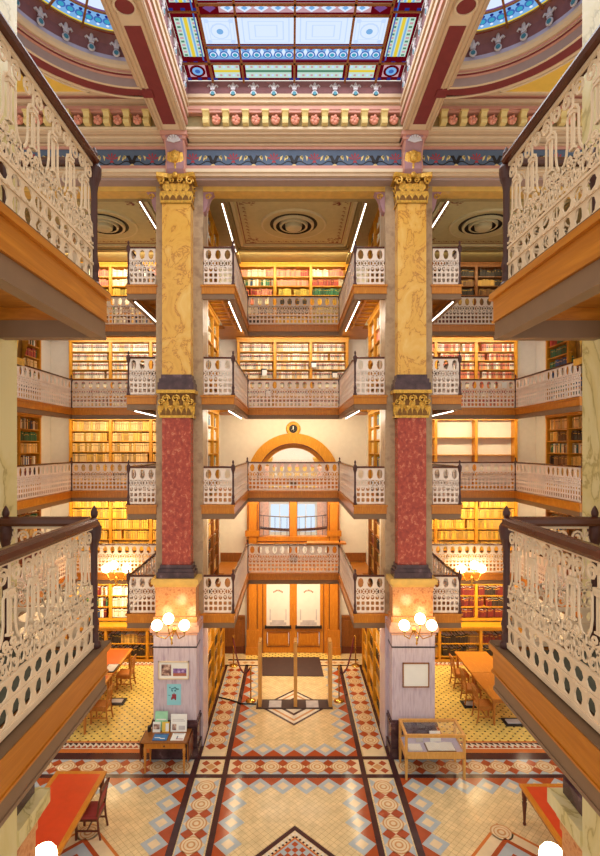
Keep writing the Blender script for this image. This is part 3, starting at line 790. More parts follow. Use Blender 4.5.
# ------------------------------------------------------------------ atrium ceiling
ZB = 15.1
YF = 11.92; YNR = mirY(YF)
XB0, XB1 = 2.6, 3.26
ce = MB(); CM = ['tan2', 'maroon', 'tan', 'yellow', 'rose', 'mauve', 'lilac', 'cove']
for s in (-1, 1):
    a, b = sorted((s*XB0, s*XB1)); ce.box(a, b, YNR, YF, ZB, ZB + .9, 0)
    # raised edge mouldings + maroon panel with roundel
    for x0, x1, m, dz in ((XB0, XB0 + .035, 2, .03), (XB1 - .035, XB1, 2, .03), (XB0 + .1, XB0 + .13, 2, .015), (XB1 - .13, XB1 - .1, 2, .015)):
        a, b = sorted((s*x0, s*x1)); ce.box(a, b, YNR, YF, ZB - dz, ZB, m)
    xm = s*(XB0 + XB1)/2
    for y0, y1 in ((9.0, 11.72), (YNR + .2, 7.74)): ce.box(xm - .15, xm + .15, y0, y1, ZB - .012, ZB + .01, 1)
    b = MB(); b.lathe([(.2, .0), (.2, -.035), (.165, -.035), (.165, -.01)], (xm, 8.58, ZB), 24, 0); b.lathe([(.16, 0), (.16, -.02)], (xm, 8.58, ZB), 24, 1); ce.merge(b)
    for d in (1, -1): a, b = sorted((xm + s*.1, s*XB1)); ya, yb = sorted((YC + d*2.2, YC + d*2.44)); ce.box(a, b, ya, yb, ZB - .034, ZB + .01, 1)
    # lunette panel with half round opening
    cx, R0 = s*XB1, 2.16
    N = 40
    ang = [-PI/2 + PI*k/N for k in range(N + 1)]
    def arc(r, k, zz): return (cx + s*r*math.cos(ang[k]), YC + r*math.sin(ang[k]), zz)
    Y1 = 10.78; X1 = 7.6
    for k in range(N):
        # outer flat panel: from circle to rectangle boundary
        def hit(a):
            dx, dy = s*math.cos(a), math.sin(a); best = 99
            if abs(dy) > 1e-6: best = min(best, (Y1 - YC)/abs(dy))
            if abs(dx) > 1e-6: best = min(best, (X1 - XB1)/abs(dx))
            return (cx + dx*best, YC + dy*best, ZB)
        ce.poly([arc(2.5, k, ZB), arc(2.5, k+1, ZB), hit(ang[k+1]), hit(ang[k])], 2)
        for r0, r1, m in ((2.44, 2.5, 0), (2.2, 2.44, 1), (2.14, 2.2, 0)):
            ce.poly([arc(r0, k, ZB - (.015 if m == 0 else 0)), arc(r0, k+1, ZB - (.015 if m == 0 else 0)), arc(r1, k+1, ZB - (.015 if m == 0 else 0)), arc(r1, k, ZB - (.015 if m == 0 else 0))], m)
        prof = [(2.14, ZB - .015), (2.14, ZB + .16), (2.1, ZB + .18), (2.1, ZB + .22), (2.07, ZB + .22), (2.07, ZB + .27), (2.04, ZB + .28), (2.0, ZB + .33), (1.99, ZB + .4), (2.02, ZB + .42), (2.02, ZB + .5), (2.04, ZB + .5), (2.0, ZB + .7), (1.92, ZB + .86)]
        pm = [5, 4, 1, 0, 4, 2, 0, 0, 2, 6, 6, 7, 7]  # first step mauve grey: the groove's shade is put into its colour
        for j in range(len(prof) - 1):
            (ra, za), (rb, zb) = prof[j], prof[j+1]
            ce.poly([arc(ra, k, za), arc(ra, k+1, za), arc(rb, k+1, zb), arc(rb, k, zb)], pm[j])
    ce.poly([(cx, Y1, ZB), (cx + s*(X1 - XB1), Y1, ZB), (cx + s*(X1 - XB1), Y1, ZB + .2), (cx, Y1, ZB + .2)], 4)
    # yellow spandrel panels
    for d in (1, -1):
        tri = [(cx + s*1.35, YC + d*2.22)]
        tri = [(cx + s*2.55*math.cos(q), YC + d*2.55*math.sin(q)) for q in [math.radians(w_) for w_ in range(64, 9, -6)]]
        tri = [(p[0], p[1]) for p in tri if abs(p[1] - YC) < 2.3] + [(cx + s*4.1, YC + d*.5), (cx + s*4.1, YC + d*2.3)]
        ce.poly([(a, b_, ZB - .012) for a, b_ in tri], 3)
        n = len(tri)
        for i in range(n):
            p, q = tri[i], tri[(i+1) % n]; ce.bar((p[0], p[1], ZB - .012), (q[0], q[1], ZB - .012), .035, .03, 0)
    # chord wall up to the glass
    a, b = sorted((cx, cx + s*.05)); ce.box(a, b, YC - 2.14, YC + 2.14, ZB, ZB + .3, 2); a, b = sorted((cx, cx + s*.12)); ce.box(a, b, YC - 2.1, YC + 2.1, ZB + .3, ZB + .9, 0)
# recess around the big skylight: stepped mouldings on the two long sides
GX, GY = 2.49, 11.72
for s in (-1, 1):
    for x, z0, z1, m in ((XB0 - .015, ZB, ZB + .1, 2), (XB0 - .06, ZB + .1, ZB + .22, 4), (XB0 - .03, ZB + .22, ZB + .3, 1), (XB0 - .08, ZB + .3, ZB + .42, 2), (XB0 - .05, ZB + .42, ZB + .5, 0), (XB0 - .1, ZB + .5, ZB + .6, 2)):
        a, b = sorted((s*x, s*(XB0 + .02))); ce.box(a, b, YNR, YF, z0, z1, m)
    ce.poly([(s*(XB0 - .06), YNR, ZB + .6), (s*(XB0 - .06), YF, ZB + .6), (s*GX, YF, 16.1), (s*GX, YNR, 16.1)], 7)
ce.poly([(-XB0, 11.84, 15.8), (XB0, 11.84, 15.8), (XB0, GY, 16.1), (-XB0, GY, 16.1)], 7)
ce.box(-XB0, XB0, 11.74, 11.9, 15.74, 15.82, 2)
cw = struct(ce.build('ceiling', CM))
# fleur-de-lis crest along the coves
def fleur():
    b = MB()
    b.tube([(0, 0, .1), (0, 0, .17), (0, 0, .25), (0, 0, .3)], [.018, .045, .035, .004], 6)
    for sx in (-1, 1): b.tube([(0, 0, .1), (sx*.05, 0, .17), (sx*.09, 0, .2), (sx*.12, 0, .17), (sx*.1, 0, .14)], [.015, .025, .026, .018, .006], 6)
    b.box(-.05, .05, -.02, .02, .09, .12); b.box(-.015, .015, -.015, .015, 0, .1)
    b.lathe([(.055, -.015), (.065, 0), (.055, .015)], (0, 0, 0), 10); b.map(lambda x, y, z: (x, y, z))
    c = MB(); c.lathe([(.065, -.02), (.075, 0), (.065, .02)], (0, 0, 0), 12, 0); c.lathe([(.045, -.03), (.045, .03)], (0, 0, 0), 12, 1); c.map(lambda x, y, z: (x, z, y))
    d = MB(); d.tube([(0, 0, .1), (0, 0, .17), (0, 0, .25), (0, 0, .3)], [.018, .045, .035, .004], 6)
    for sx in (-1, 1): d.tube([(0, 0, .1), (sx*.05, 0, .17), (sx*.09, 0, .2), (sx*.12, 0, .17), (sx*.1, 0, .14)], [.015, .025, .026, .018, .006], 6)
    d.box(-.05, .05, -.02, .02, .09, .12)
    return c.merge(d)
FL = fleur()
def place_fleur(x, y, z, rot):
    b = MB(); b.merge(FL); c, s_ = math.cos(rot), math.sin(rot)
    b.map(lambda X, Y, Z: (x + X*c - Y*s_, y + X*s_ + Y*c, z + Z)); return b.build('fleur_de_lis', ['silver', 'teal'], cw)
k = -11
while k <= 11:
    place_fleur(k*.492/1.0*.98*.46*2/2*1.0 if False else k*.23*2*.53*2/1.0*.5*2 if False else k*.48, 11.76, 15.83, 0) if abs(k*.48) < 2.4 else None; k += 1
for s in (-1, 1):
    y = 11.4
    while y > 7.6: place_fleur(s*(XB0 - .1), y, 15.78, PI/2); y -= .48
    for q in range(11):
        a = math.radians(78 - q*14); place_fleur(s*XB1 + s*1.96*math.cos(a), YC + 1.96*math.sin(a), ZB + .52, a*s + PI/2 if s > 0 else -a + PI/2)
# ------------------------------------------------------------------ stained glass
win = MB(); SN = list(SG); SI = {k: i for i, k in enumerate(SN)}; WM = ['sg_' + k for k in SN]
ZG = 16.12
def gq(x0, x1, y0, y1, c, l=0):
    z = ZG - l*.004; win.poly([(x0, y0, z), (x0, y1, z), (x1, y1, z), (x1, y0, z)], SI[c])
def gd(x, y, r, c, l, ry=None):
    ry = ry or r; z = ZG - l*.004; win.poly([(x - r, y, z), (x, y + ry, z), (x + r, y, z), (x, y - ry, z)], SI[c])
def gcirc(x, y, r, c, l, n=14):
    z = ZG - l*.004; win.poly([(x + r*math.cos(2*PI*k/n), y - r*math.sin(2*PI*k/n), z) for k in range(n)], SI[c])
gq(-GX, GX, mirY(GY), GY, 'red')
cols = [-1.9, -1.18, 0, 1.18, 1.9]
rows = [9.9, 10.66]
def white_panel(x0, x1, y0, y1):
    gq(x0 + .02, x1 - .02, y0 + .02, y1 - .02, 'white', 1)
    cx, cy = (x0+x1)/2, (y0+y1)/2; wx, wy = (x1-x0)/2, (y1-y0)/2
    for f, c in ((.82, 'etch'), (.78, 'white'), (.62, 'etch'), (.58, 'white'), (.4, 'etch'), (.36, 'white')):
        gq(cx - wx*f, cx + wx*f, cy - wy*f, cy + wy*f, c, 2 + (1 - f)*8)
    if wx < .5:
        gcirc(cx, cy, .2, 'etch', 8); gcirc(cx, cy, .17, 'white', 9); gcirc(cx, cy, .07, 'sky', 10)
        for sx in (-1, 1):
            for sy in (-1, 1): gcirc(cx + sx*wx*.68, cy + sy*wy*.68, .05, 'etch', 10)
def blue_band(x0, x1, y0, y1):
    gq(x0, x1, y0, y1, 'sky', 1); n = max(2, round((x1 - x0)/.24)); wd = (x1 - x0)/n
    gq(x0, x1, y1 - .03, y1, 'purp', 2); gq(x0, x1, y0, y0 + .03, 'dkblue', 2)
    for k in range(n):
        x = x0 + (k + .5)*wd; cy = (y0 + y1)/2
        gcirc(x, cy + .05, .1, 'blue', 2); gcirc(x, cy + .05, .072, 'white', 3); gcirc(x, cy + .05, .05, 'teal', 4)
        gd(x + wd/2, cy - .03, .045, 'white', 3, .12); gd(x, cy - .12, .05, 'purp', 3, .05)
def border_panel(x0, x1, y0, y1, along):
    gq(x0, x1, y0, y1, 'mint', 2)
    if along == 'x':
        cy = (y0 + y1)/2; h = (y1 - y0)/2
        gq(x0, x1, cy - .035, cy + .035, 'yel' if x1 - x0 < 1 else 'green', 3)
        n = int((x1 - x0)/.09)
        for k in range(n):
            for sy in (-1, 1): gq(x0 + (k + .2)*(x1 - x0)/n, x0 + (k + .75)*(x1 - x0)/n, cy + sy*h*.6 - .03, cy + sy*h*.6 + .03, 'pinkg' if k % 2 else 'etch', 3)
    else:
        cx = (x0 + x1)/2; h = (x1 - x0)/2
        gq(cx - .035, cx + .035, y0, y1, 'yel', 3); gq(cx - .1, cx - .06, y0, y1, 'sky', 3); gq(cx + .06, cx + .1, y0, y1, 'sky', 3)
        n = int((y1 - y0)/.09)
        for k in range(n):
            for sx in (-1, 1): gq(cx + sx*h*.72 - .035, cx + sx*h*.72 + .035, y0 + (k + .2)*(y1 - y0)/n, y0 + (k + .75)*(y1 - y0)/n, 'pinkg' if k % 2 else 'green', 3)
bars = MB()
def bar_x(y, x0=-GX, x1=GX, w_=.03): bars.box(x0, x1, y - w_/2, y + w_/2, ZG - .07, ZG - .045)
def bar_y(x, y0, y1, w_=.03): bars.box(x - w_/2, x + w_/2, y0, y1, ZG - .07, ZG - .045)
def half(fy):
    yA = [11.14, GY]
    for i in range(4): border_panel(cols[i] + .07, cols[i+1] - .07, *sorted((fy(11.21), fy(11.63))), 'x')
    for i in range(4): blue_band(cols[i], cols[i+1], *sorted((fy(10.7), fy(11.1))))
    for i in range(4): white_panel(cols[i], cols[i+1], *sorted((fy(9.93), fy(10.68))))
    # diamonds row
    y0, y1 = sorted((fy(9.67), fy(9.89))); gq(-1.5, 1.5, y0, y1, 'pinkg', 1); gq(-1.9, -1.5, y0, y1, 'red', 1); gq(1.5, 1.9, y0, y1, 'red', 1)
    for k in range(9): gd(-1.32 + k*.33, (y0+y1)/2, .15, 'white', 2, .1); gd(-1.32 + k*.33, (y0+y1)/2, .07, 'sky', 3, .05)
    for sx in (-1, 1): gd(sx*1.68, (y0+y1)/2, .13, 'purp', 3, .1)
    for i in range(4): white_panel(cols[i], cols[i+1], *sorted((fy(8.4), fy(9.64))))
    for sx in (-1, 1):
        x0, x1 = sorted((sx*1.98, sx*2.43))
        for ya, yb in ((10.0, 11.0), (8.72, 9.66)): border_panel(x0, x1, *sorted((fy(ya), fy(yb))), 'y')
        gq(*sorted((sx*2.02, sx*2.4)), *sorted((fy(11.24), fy(11.6))), 'pinkg', 2)
        gcirc(sx*2.21, fy(11.42), .18, 'red', 3); gcirc(sx*2.21, fy(11.42), .12, 'sky', 4); gcirc(sx*2.21, fy(11.42), .06, 'blue', 5)
        gq(*sorted((sx*2.0, sx*2.03)), *sorted((fy(8.4), fy(11.1))), 'blue', 5)
        for y in (11.17, 9.82, 8.56, 11.66):
            for x in (1.96, 2.2, 2.44): gq(*sorted((sx*(x - .045), sx*(x + .045))), fy(y) - .045, fy(y) + .045, 'dkblue', 4)
    for x in cols:
        for y in (11.19, 11.66):
            for dx in (-.07, .07): gq(x + dx - .05, x + dx + .05, fy(y) - .04, fy(y) + .04, 'dkblue', 4)
    for y, x in ((11.14, GX), (10.69, 1.9), (9.91, 1.9), (9.655, 1.9)): bar_x(fy(y), -x, x, .05)
half(lambda y: y); half(mirY)
bar_x(YC, -1.9, 1.9)
for x in cols: bar_y(x, mirY(GY), GY, .055 if abs(x) == 1.9 else .045)
for s in (-1, 1): bar_x(9.82, *sorted((s*1.9, s*GX))); bar_x(8.56, *sorted((s*1.9, s*GX)))
# side lunettes
LZ = ZB + .87
for s in (-1, 1):
    cx = s*(XB1 + .05); N = 24; ang = [-PI/2 + PI*k/N for k in range(N+1)]
    def ap(r, a, l): return (cx + s*r*math.cos(a), YC + r*math.sin(a), LZ - l*.004)
    for r0, r1, c in ((1.86, 1.96, 'red'), (1.8, 1.86, 'yel'), (1.42, 1.8, 'sky'), (1.36, 1.42, 'purp'), (0.001, 1.36, 'white')):
        for k in range(N): win.poly([ap(r0, ang[k], 0), ap(r0, ang[k+1], 0), ap(r1, ang[k+1], 0), ap(r1, ang[k], 0)], SI[c])
    for k in range(30):
        a = -PI/2 + PI*(k + .5)/30
        for dr, rr, c, l in ((1.62, .085, 'blue', 1), (1.62, .055, 'teal', 2), (1.72, .03, 'white', 2), (1.5, .035, 'dkblue', 2)):
            x, y = cx + s*dr*math.cos(a), YC + dr*math.sin(a)
            win.poly([(x + rr*math.cos(2*PI*q/10), y - rr*math.sin(2*PI*q/10), LZ - l*.004) for q in range(10)], SI[c])
    for k in range(9):
        a = -PI/2 + PI*(k + .5)/9; bars.bar((cx, YC, LZ - .04), (cx + s*1.94*math.cos(a), YC + 1.94*math.sin(a), LZ - .04), .04, .03)
    for r in (1.83, 1.39):
        for k in range(N): bars.bar((cx + s*r*math.cos(ang[k]), YC + r*math.sin(ang[k]), LZ - .03), (cx + s*r*math.cos(ang[k+1]), YC + r*math.sin(ang[k+1]), LZ - .03), .03, .03)
w1 = struct(win.build('window_1', WM)); bars.build('glazing_bars', 'cames', w1)

# ------------------------------------------------------------------ bay ceilings with round medallions
def bay_ceiling(cx, x0, x1, nm):
    b = MB(); BM = ['olive', 'ceil', 'maroon', 'ceil2', 'groove', 'stencil', 'mauve']
    b.box(x0, x1, 13.0, YB, ZC, ZC + .2, 0)
    hx = min(1.45, (x1 - x0)/2 - .3)
    if x1 - x0 > 5: hx = 1.75
    ya, yb = 13.35, 16.75
    # stepped border beams
    b.box(x0, x1, 12.95, 13.25, ZC - .22, ZC, 6); b.box(x0, x1, 16.9, YB, ZC - .12, ZC, 0)
    b.box(x0, cx - hx - .12, 13.0, YB, ZC - .2, ZC, 0); b.box(cx + hx + .12, x1, 13.0, YB, ZC - .2, ZC, 0)
    for d, e, m in ((.12, .05, 0), (.0, .04, 3)):
        b.box(cx - hx - d, cx - hx - d + .09, ya - d, yb + d, ZC - e - .03, ZC, m); b.box(cx + hx + d - .09, cx + hx + d, ya - d, yb + d, ZC - e - .03, ZC, m)
        b.box(cx - hx - d, cx + hx + d, ya - d, ya - d + .09, ZC - e - .03, ZC, m); b.box(cx - hx - d, cx + hx + d, yb + d - .09, yb + d, ZC - e - .03, ZC, m)
    b.box(cx - hx, cx + hx, ya, yb, ZC - .01, ZC, 1)
    # maroon line frame
    i = .16
    for X0, X1, Y0, Y1 in ((cx-hx+i, cx+hx-i, ya+i, ya+i+.025), (cx-hx+i, cx+hx-i, yb-i-.025, yb-i), (cx-hx+i, cx-hx+i+.025, ya+i, yb-i), (cx+hx-i-.025, cx+hx-i, ya+i, yb-i)):
        b.box(X0, X1, Y0, Y1, ZC - .016, ZC - .01, 2)
    # stencilled corner sprays and running border
    rr = random.Random(5)
    def blob(x, y, r, m=5):
        n = 7; b.poly([(x + r*(.7 + .3*math.cos(3*q))*math.cos(-2*PI*q/n), y + r*(.7 + .3*math.cos(3*q))*math.sin(-2*PI*q/n), ZC - .0165 - rr.random()*.001) for q in range(n)], m)
    for sx in (-1, 1):
        for sy in (-1, 1):
            X, Y = cx + sx*(hx - .38), (ya + yb)/2 + sy*((yb - ya)/2 - .38)
            for q in range(26): blob(X + sx*(rr.random() - .6)*.45, Y + sy*(rr.random() - .6)*.4, .03 + rr.random()*.035, 2 if q % 4 == 0 else 5)
    nn = 9
    for k in range(nn):
        for sy in (-1, 1):
            X = cx + (k - (nn-1)/2)*(2*hx - 1.3)/nn; Y = (ya + yb)/2 + sy*((yb - ya)/2 - .32)
            blob(X, Y, .06); blob(X + .09, Y + .03, .035); blob(X - .09, Y - .03, .035)
        for sx in (-1, 1):
            Y = (ya + yb)/2 + (k - (nn-1)/2)*(yb - ya - 1.3)/nn; X = cx + sx*(hx - .32)
            blob(X, Y, .06); blob(X + .03, Y + .09, .035)
    # medallion: shallow dish with concentric louvre rings
    yc = (ya + yb)/2 + .12
    c = MB()
    for r0, z0, r1, z1, m in ((1.0, 0, .98, -.05, 3), (.98, -.05, .93, -.05, 3), (.93, -.05, .72, -.012, 1), (.72, -.012, .62, -.012, 4), (.62, -.012, .61, -.08, 3), (.61, -.08, .54, -.08, 3), (.54, -.08, .53, -.014, 4), (.53, -.014, .43, -.014, 4), (.43, -.02, .42, -.09, 3), (.42, -.09, .36, -.09, 3), (.36, -.09, .35, -.015, 4), (.35, -.015, .26, -.015, 4), (.26, -.02, .24, -.14, 3), (.24, -.14, .16, -.17, 3), (.16, -.17, .001, -.18, 3)):
        n = 36
        vs = [(cx + r0*math.cos(2*PI*k/n), yc + r0*math.sin(2*PI*k/n), ZC + z0 - .008) for k in range(n)] + [(cx + r1*math.cos(2*PI*k/n), yc + r1*math.sin(2*PI*k/n), ZC + z1 - .008) for k in range(n)]
        c.add(vs, [(k, n + k, n + (k+1) % n, (k+1) % n) for k in range(n)], m)
    b.merge(c)
    struct(b.build(nm, BM))
bay_ceiling(0, -2.68, 2.68, 'ceiling_middle')
bay_ceiling(-5.75, -8.9, -3.48, 'ceiling_left'); bay_ceiling(5.75, 3.48, 8.9, 'ceiling_right')

# ------------------------------------------------------------------ bookcases and books
PAL = {'cream': (232, 220, 192), 'tan': (222, 186, 126), 'buff': (212, 166, 84), 'gold': (226, 178, 66), 'rust': (216, 128, 84), 'pinkb': (220, 132, 118), 'redb': (166, 58, 50), 'maroonb': (112, 40, 34), 'green': (44, 104, 74),
       'navy': (44, 74, 120), 'dark': (58, 44, 36), 'olive': (190, 168, 70), 'white': (238, 234, 222), 'orange': (222, 122, 48), 'grey': (152, 148, 132), 'brown': (134, 92, 52)}
BK = list(PAL)
for k, c in list(PAL.items()):
    for q, f in (('', 1.0), ('_dim', .82), ('_pale', 1.1)):
        PAL[k + q] = tuple(min(250, int(v*f)) for v in c); M['bk_' + k + q] = plain('book_' + k + q, PAL[k + q], .5, var=.08, scale=15)
BK = list(PAL)
M['bk_band'] = M['black']; M['bk_red'] = M['crimson']
BKM = ['bk_' + k for k in BK] + ['bk_band', 'bk_red', 'white']
BI = {k: i for i, k in enumerate(BK)}
MIX = {'law': ['cream', 'cream', 'cream', 'tan'], 'lawrust': ['rust', 'rust', 'tan', 'cream'], 'tan': ['tan', 'tan', 'buff'], 'gold': ['gold', 'gold', 'buff'], 'pink': ['pinkb', 'pinkb', 'cream', 'redb'], 'mixed': ['cream', 'tan', 'brown', 'green', 'maroonb', 'white', 'navy', 'grey'],
       'olive': ['olive', 'olive', 'gold'], 'green': ['green', 'green', 'green', 'navy'], 'maroon': ['maroonb', 'maroonb', 'maroonb', 'dark'], 'dark': ['dark', 'brown', 'dark', 'maroonb'], 'white': ['white', 'cream', 'pinkb', 'white'], 'darktan': ['brown', 'buff', 'brown', 'dark'], 'greenmix': ['green', 'white', 'green', 'cream', 'redb']}
NAMEC = {'cream': 'cream', 'tan': 'tan', 'buff': 'buff', 'gold': 'golden yellow', 'rust': 'rust-orange', 'pinkb': 'pink', 'redb': 'red', 'maroonb': 'maroon', 'green': 'green', 'navy': 'navy blue', 'dark': 'dark brown', 'olive': 'olive yellow', 'white': 'white', 'orange': 'orange', 'grey': 'grey', 'brown': 'brown'}
ROWN = ['top', 'second', 'third', 'fourth', 'fifth', 'sixth', 'seventh', 'eighth']
BOOKS = []
def case(label, short, O, u, nrm, posts, z0, z1, shelves, mixes, depth=.3, wood_='amber', vis=None, back='amber', base=False, fill=.97, secname=None, group=None):
    # O: (x,y) of u=0 on the case's front plane; u, nrm unit 2d vectors; posts: u positions of the uprights
    O, u, nrm = Vector(O), Vector(u), Vector(nrm)
    L = posts[-1]; mid = O + u*(L/2) - nrm*depth/2
    t = thing('bookcase', label, 'bookcase', (mid.x, mid.y, z0), group)
    def bx(mb, a0, a1, d0, d1, zz0, zz1, m=0):
        ps = [O + u*a + nrm*d for a in (a0, a1) for d in (d0, d1)]
        mb.box(min(p.x for p in ps), max(p.x for p in ps), min(p.y for p in ps), max(p.y for p in ps), zz0, zz1, m)
    mb = MB(); bx(mb, posts[0] - .05, L + .05, -depth - .02, -depth, z0, z1); mb.build('back_panel', back, t)
    mb = MB(); bx(mb, posts[0] - .08, L + .08, -depth, .05, z1 - .06, z1); bx(mb, posts[0] - .06, L + .06, -depth, .02, z1 - .16, z1 - .06); mb.build('cornice', wood_, t)
    mb = MB(); bx(mb, posts[0] - .05, L + .05, -depth, .0, z0, z0 + .1); mb.build('plinth', wood_, t)
    for p in posts:
        mb = MB(); bx(mb, p - .05, p + .05, -depth, .012, z0, z1 - .1); bx(mb, p - .02, p + .02, .012, .022, z0 + .1, z1 - .16); mb.build('upright', wood_, t)
    nsec = len(posts) - 1
    for j, zs in enumerate(shelves):
        zt = shelves[j-1] - .03 if j else z1 - .16
        for i in range(nsec):
            a0, a1 = posts[i] + .05, posts[i+1] - .05
            mb = MB(); bx(mb, a0, a1, -depth, -.01, zs - .028, zs); mb.build('shelf', wood_, t)
            mix = mixes[j % len(mixes)]
            if isinstance(mix, list): mix = mix[i % len(mix)]
            if not mix: continue
            pal = MIX[mix]; a = a0 + .01; hb = min(zt - zs - .045, .34 if mix != 'maroon' else .36); wb = .082
            col = R.choice(pal); n = 0; run = R.randint(4, 12)
            uniform = mix in ('law', 'lawrust', 'tan', 'gold')
            while a < a0 + (a1 - a0)*fill:
                w_ = wb*R.uniform(.9, 1.1) if uniform else wb*R.uniform(.6, 1.25)
                if a + w_ > a1: break
                n += 1
                if uniform or n > run or mix == 'mixed': col = R.choice(pal); n = 0; run = R.randint(4, 12)
                if R.random() < .012: a += w_; continue
                h = hb*(R.uniform(.96, 1.0) if uniform else R.uniform(.78, 1.0)); d = depth*R.uniform(.72, .8)
                BOOKS.append(dict(O=O, u=u, n=nrm, a=a, w=w_ - .012, z=zs, h=h, d=d, off=-.05 - R.random()*.015, col=col, shade=R.choice(['', '', '_dim', '_pale']), law=(mix in ('law', 'lawrust')), vis=(vis is None and False) or (vis is not None and j in vis),
                                  label=f'{NAMEC[col]} book on the {ROWN[j]} shelf, {(secname or ["first section", "second section", "third section"])[i % 3]} of {short}', grp=f'books on the {ROWN[j]} shelf of {short}'))
                a += w_
    return t
def rows_(top, n, pitch): return [top - pitch*(k + 1) for k in range(n)]
YCF = 17.95
SN3 = ['poster-side section', 'middle section', 'blank-sign-side section']
PC = [0, 1.31, 2.6, 3.9]
case('wide three-section bookcase of cream law books above the entrance arch', 'the bookcase above the arch', (-1.97, YCF), (1, 0), (0, -1), PC, ZL[3] + .02, 11.46, rows_(11.3, 7, .325), ['law'], vis=(0, 1, 2, 3), secname=SN3, wood_='amber')
case('three-section yellow bookcase of pink, green and olive books on the topmost entrance gallery', 'the top entrance-bay bookcase', (-1.97, YCF), (1, 0), (0, -1), PC, ZL[4] + .02, 14.16, rows_(14.0, 7, .335), [['pink', 'pink', 'pink'], ['mixed', 'pink', 'pink'], ['pink', 'olive', 'green'], ['white', 'dark', 'olive'], ['mixed', 'dark', 'olive'], ['dark', 'olive', 'olive'], ['tan']], vis=(0, 1, 2), secname=SN3)
# alcove back bookcases
PA = [0, 1.43, 2.88, 4.33]
for s, an in ((-1, 'red-table alcove'), (1, 'oak-table alcove')):
    O = (-8.0, YCF) if s < 0 else (8.0, YCF); uu = (1, 0) if s < 0 else (-1, 0)
    sn = ['corner section', 'middle section', 'pier-side section']
    case(f'bookcase of {"cream" if s < 0 else "rust-orange"} law books on the third gallery of the {an}', f'the third-gallery bookcase, {an}', O, uu, (0, -1), PA, ZL[3] + .02, 11.46, rows_(11.3, 7, .325), ['law' if s < 0 else 'lawrust'], vis=(0, 1, 2, 3), secname=sn)
    case(f'bookcase of {"tan volumes" if s < 0 else "empty shelves"} on the second gallery of the {an}', f'the second-gallery bookcase, {an}', O, uu, (0, -1), PA, ZL[2] + .02, 8.66, rows_(8.5, 6, .375) if s < 0 else rows_(8.5, 3, .62), ['tan' if s < 0 else None], vis=(0, 1, 2, 3), back='amber' if s < 0 else 'plaster', secname=sn)
    case(f'glowing bookcase of golden yellow volumes on the lowest gallery of the {an}', f'the lowest-gallery bookcase, {an}', O, uu, (0, -1), PA, ZL[1] + .02, 5.92, rows_(5.76, 6, .385), ['gold'], vis=(0, 1), secname=sn)
    case(f'bookcase of {"white and yellow" if s < 0 else "dark brown"} books on the topmost gallery of the {an}', f'the topmost-gallery bookcase, {an}', O, uu, (0, -1), PA, ZL[4] + .02, 14.16, rows_(14.0, 7, .335), ['white', 'pink', 'olive', 'white', 'mixed', 'mixed', 'tan'] if s < 0 else ['dark', 'darktan', 'dark', 'darktan', 'dark', 'dark', 'dark'], secname=sn, wood_='amber' if s < 0 else 'brown', back='amber' if s < 0 else 'brown')
    case(f'tall floor bookcase of {"mixed pale" if s < 0 else "maroon and pale"} books behind the tables in the {an}', f'the floor bookcase, {an}', O, uu, (0, -1), PA, 1.3, 3.14, rows_(3.0, 4, .4), [['mixed', 'white', 'white']] if s < 0 else [[None, None, None], ['maroon', 'maroon', 'pink'], ['maroon', 'maroon', 'pink'], ['maroon', 'maroon', 'white']], secname=sn)
    case(f'low counter bookcase under the floor bookcase of the {an}', f'the low counter bookcase, {an}', (O[0], 17.5), uu, (0, -1), PA, .0, 1.26, rows_(1.1, 2, .45), ['darktan', 'dark'] if s < 0 else [['maroon', 'darktan', 'darktan'], ['dark', 'dark', 'darktan']], depth=.44, secname=sn)
    # side-wall bookcases in the alcoves
    for lv in (1, 2, 3, 4):
        case(f'bookcase on the outer side wall, {ORD[lv]} gallery of the {an}', f'the side-wall bookcase, {ORD[lv]} gallery, {an}', (s*8.56, 14.3 if True else 0), (0, 1), (-s, 0), [0, 1.3, 2.6], ZL[lv] + .02, ZL[lv] + 2.6, rows_(ZL[lv] + 2.44, 6, .385),
             [['mixed'], ['greenmix'], ['tan'], ['mixed'], ['dark'], ['tan']] if s < 0 else [['greenmix'], ['greenmix'], ['green'], ['mixed'], ['green'], ['mixed']] if lv == 3 else ['tan', 'darktan', 'mixed', 'darktan', 'tan', 'tan'], wood_='amber' if lv > 1 else 'brown', back='amber' if lv > 1 else 'brown', depth=.28)
    # entrance-bay side bookcases (ends of the partitions)
    who = 'poster-pier' if s < 0 else 'blank-sign-pier'
    for lv in (0, 1, 2, 3, 4):
        zt = ZL[lv] + (2.62 if lv else 2.9)
        case(f'narrow side bookcase in the entrance bay, {"ground floor" if lv == 0 else ORD[lv] + " gallery"}, {who} side', f'the {who}-side entrance bookcase, {"ground floor" if lv == 0 else ORD[lv] + " gallery"}', (s*2.34, 13.5), (0, 1), (-s, 0), [0, 1.0, 2.0] if lv else [0, 1.15, 2.3, 3.4], ZL[lv] + .02, zt, rows_(zt - .16, 6, .39 if lv else .44),
             ['mixed', 'white', 'tan', 'mixed', 'tan', 'mixed'] if lv > 1 else ['darktan', 'tan', 'dark', 'darktan', 'tan', 'dark'], wood_='amber' if lv != 1 else 'brown', back='amber' if lv != 1 else 'brown', depth=.3)  # lowest-gallery cases go brown: their shade is put into the wood colour

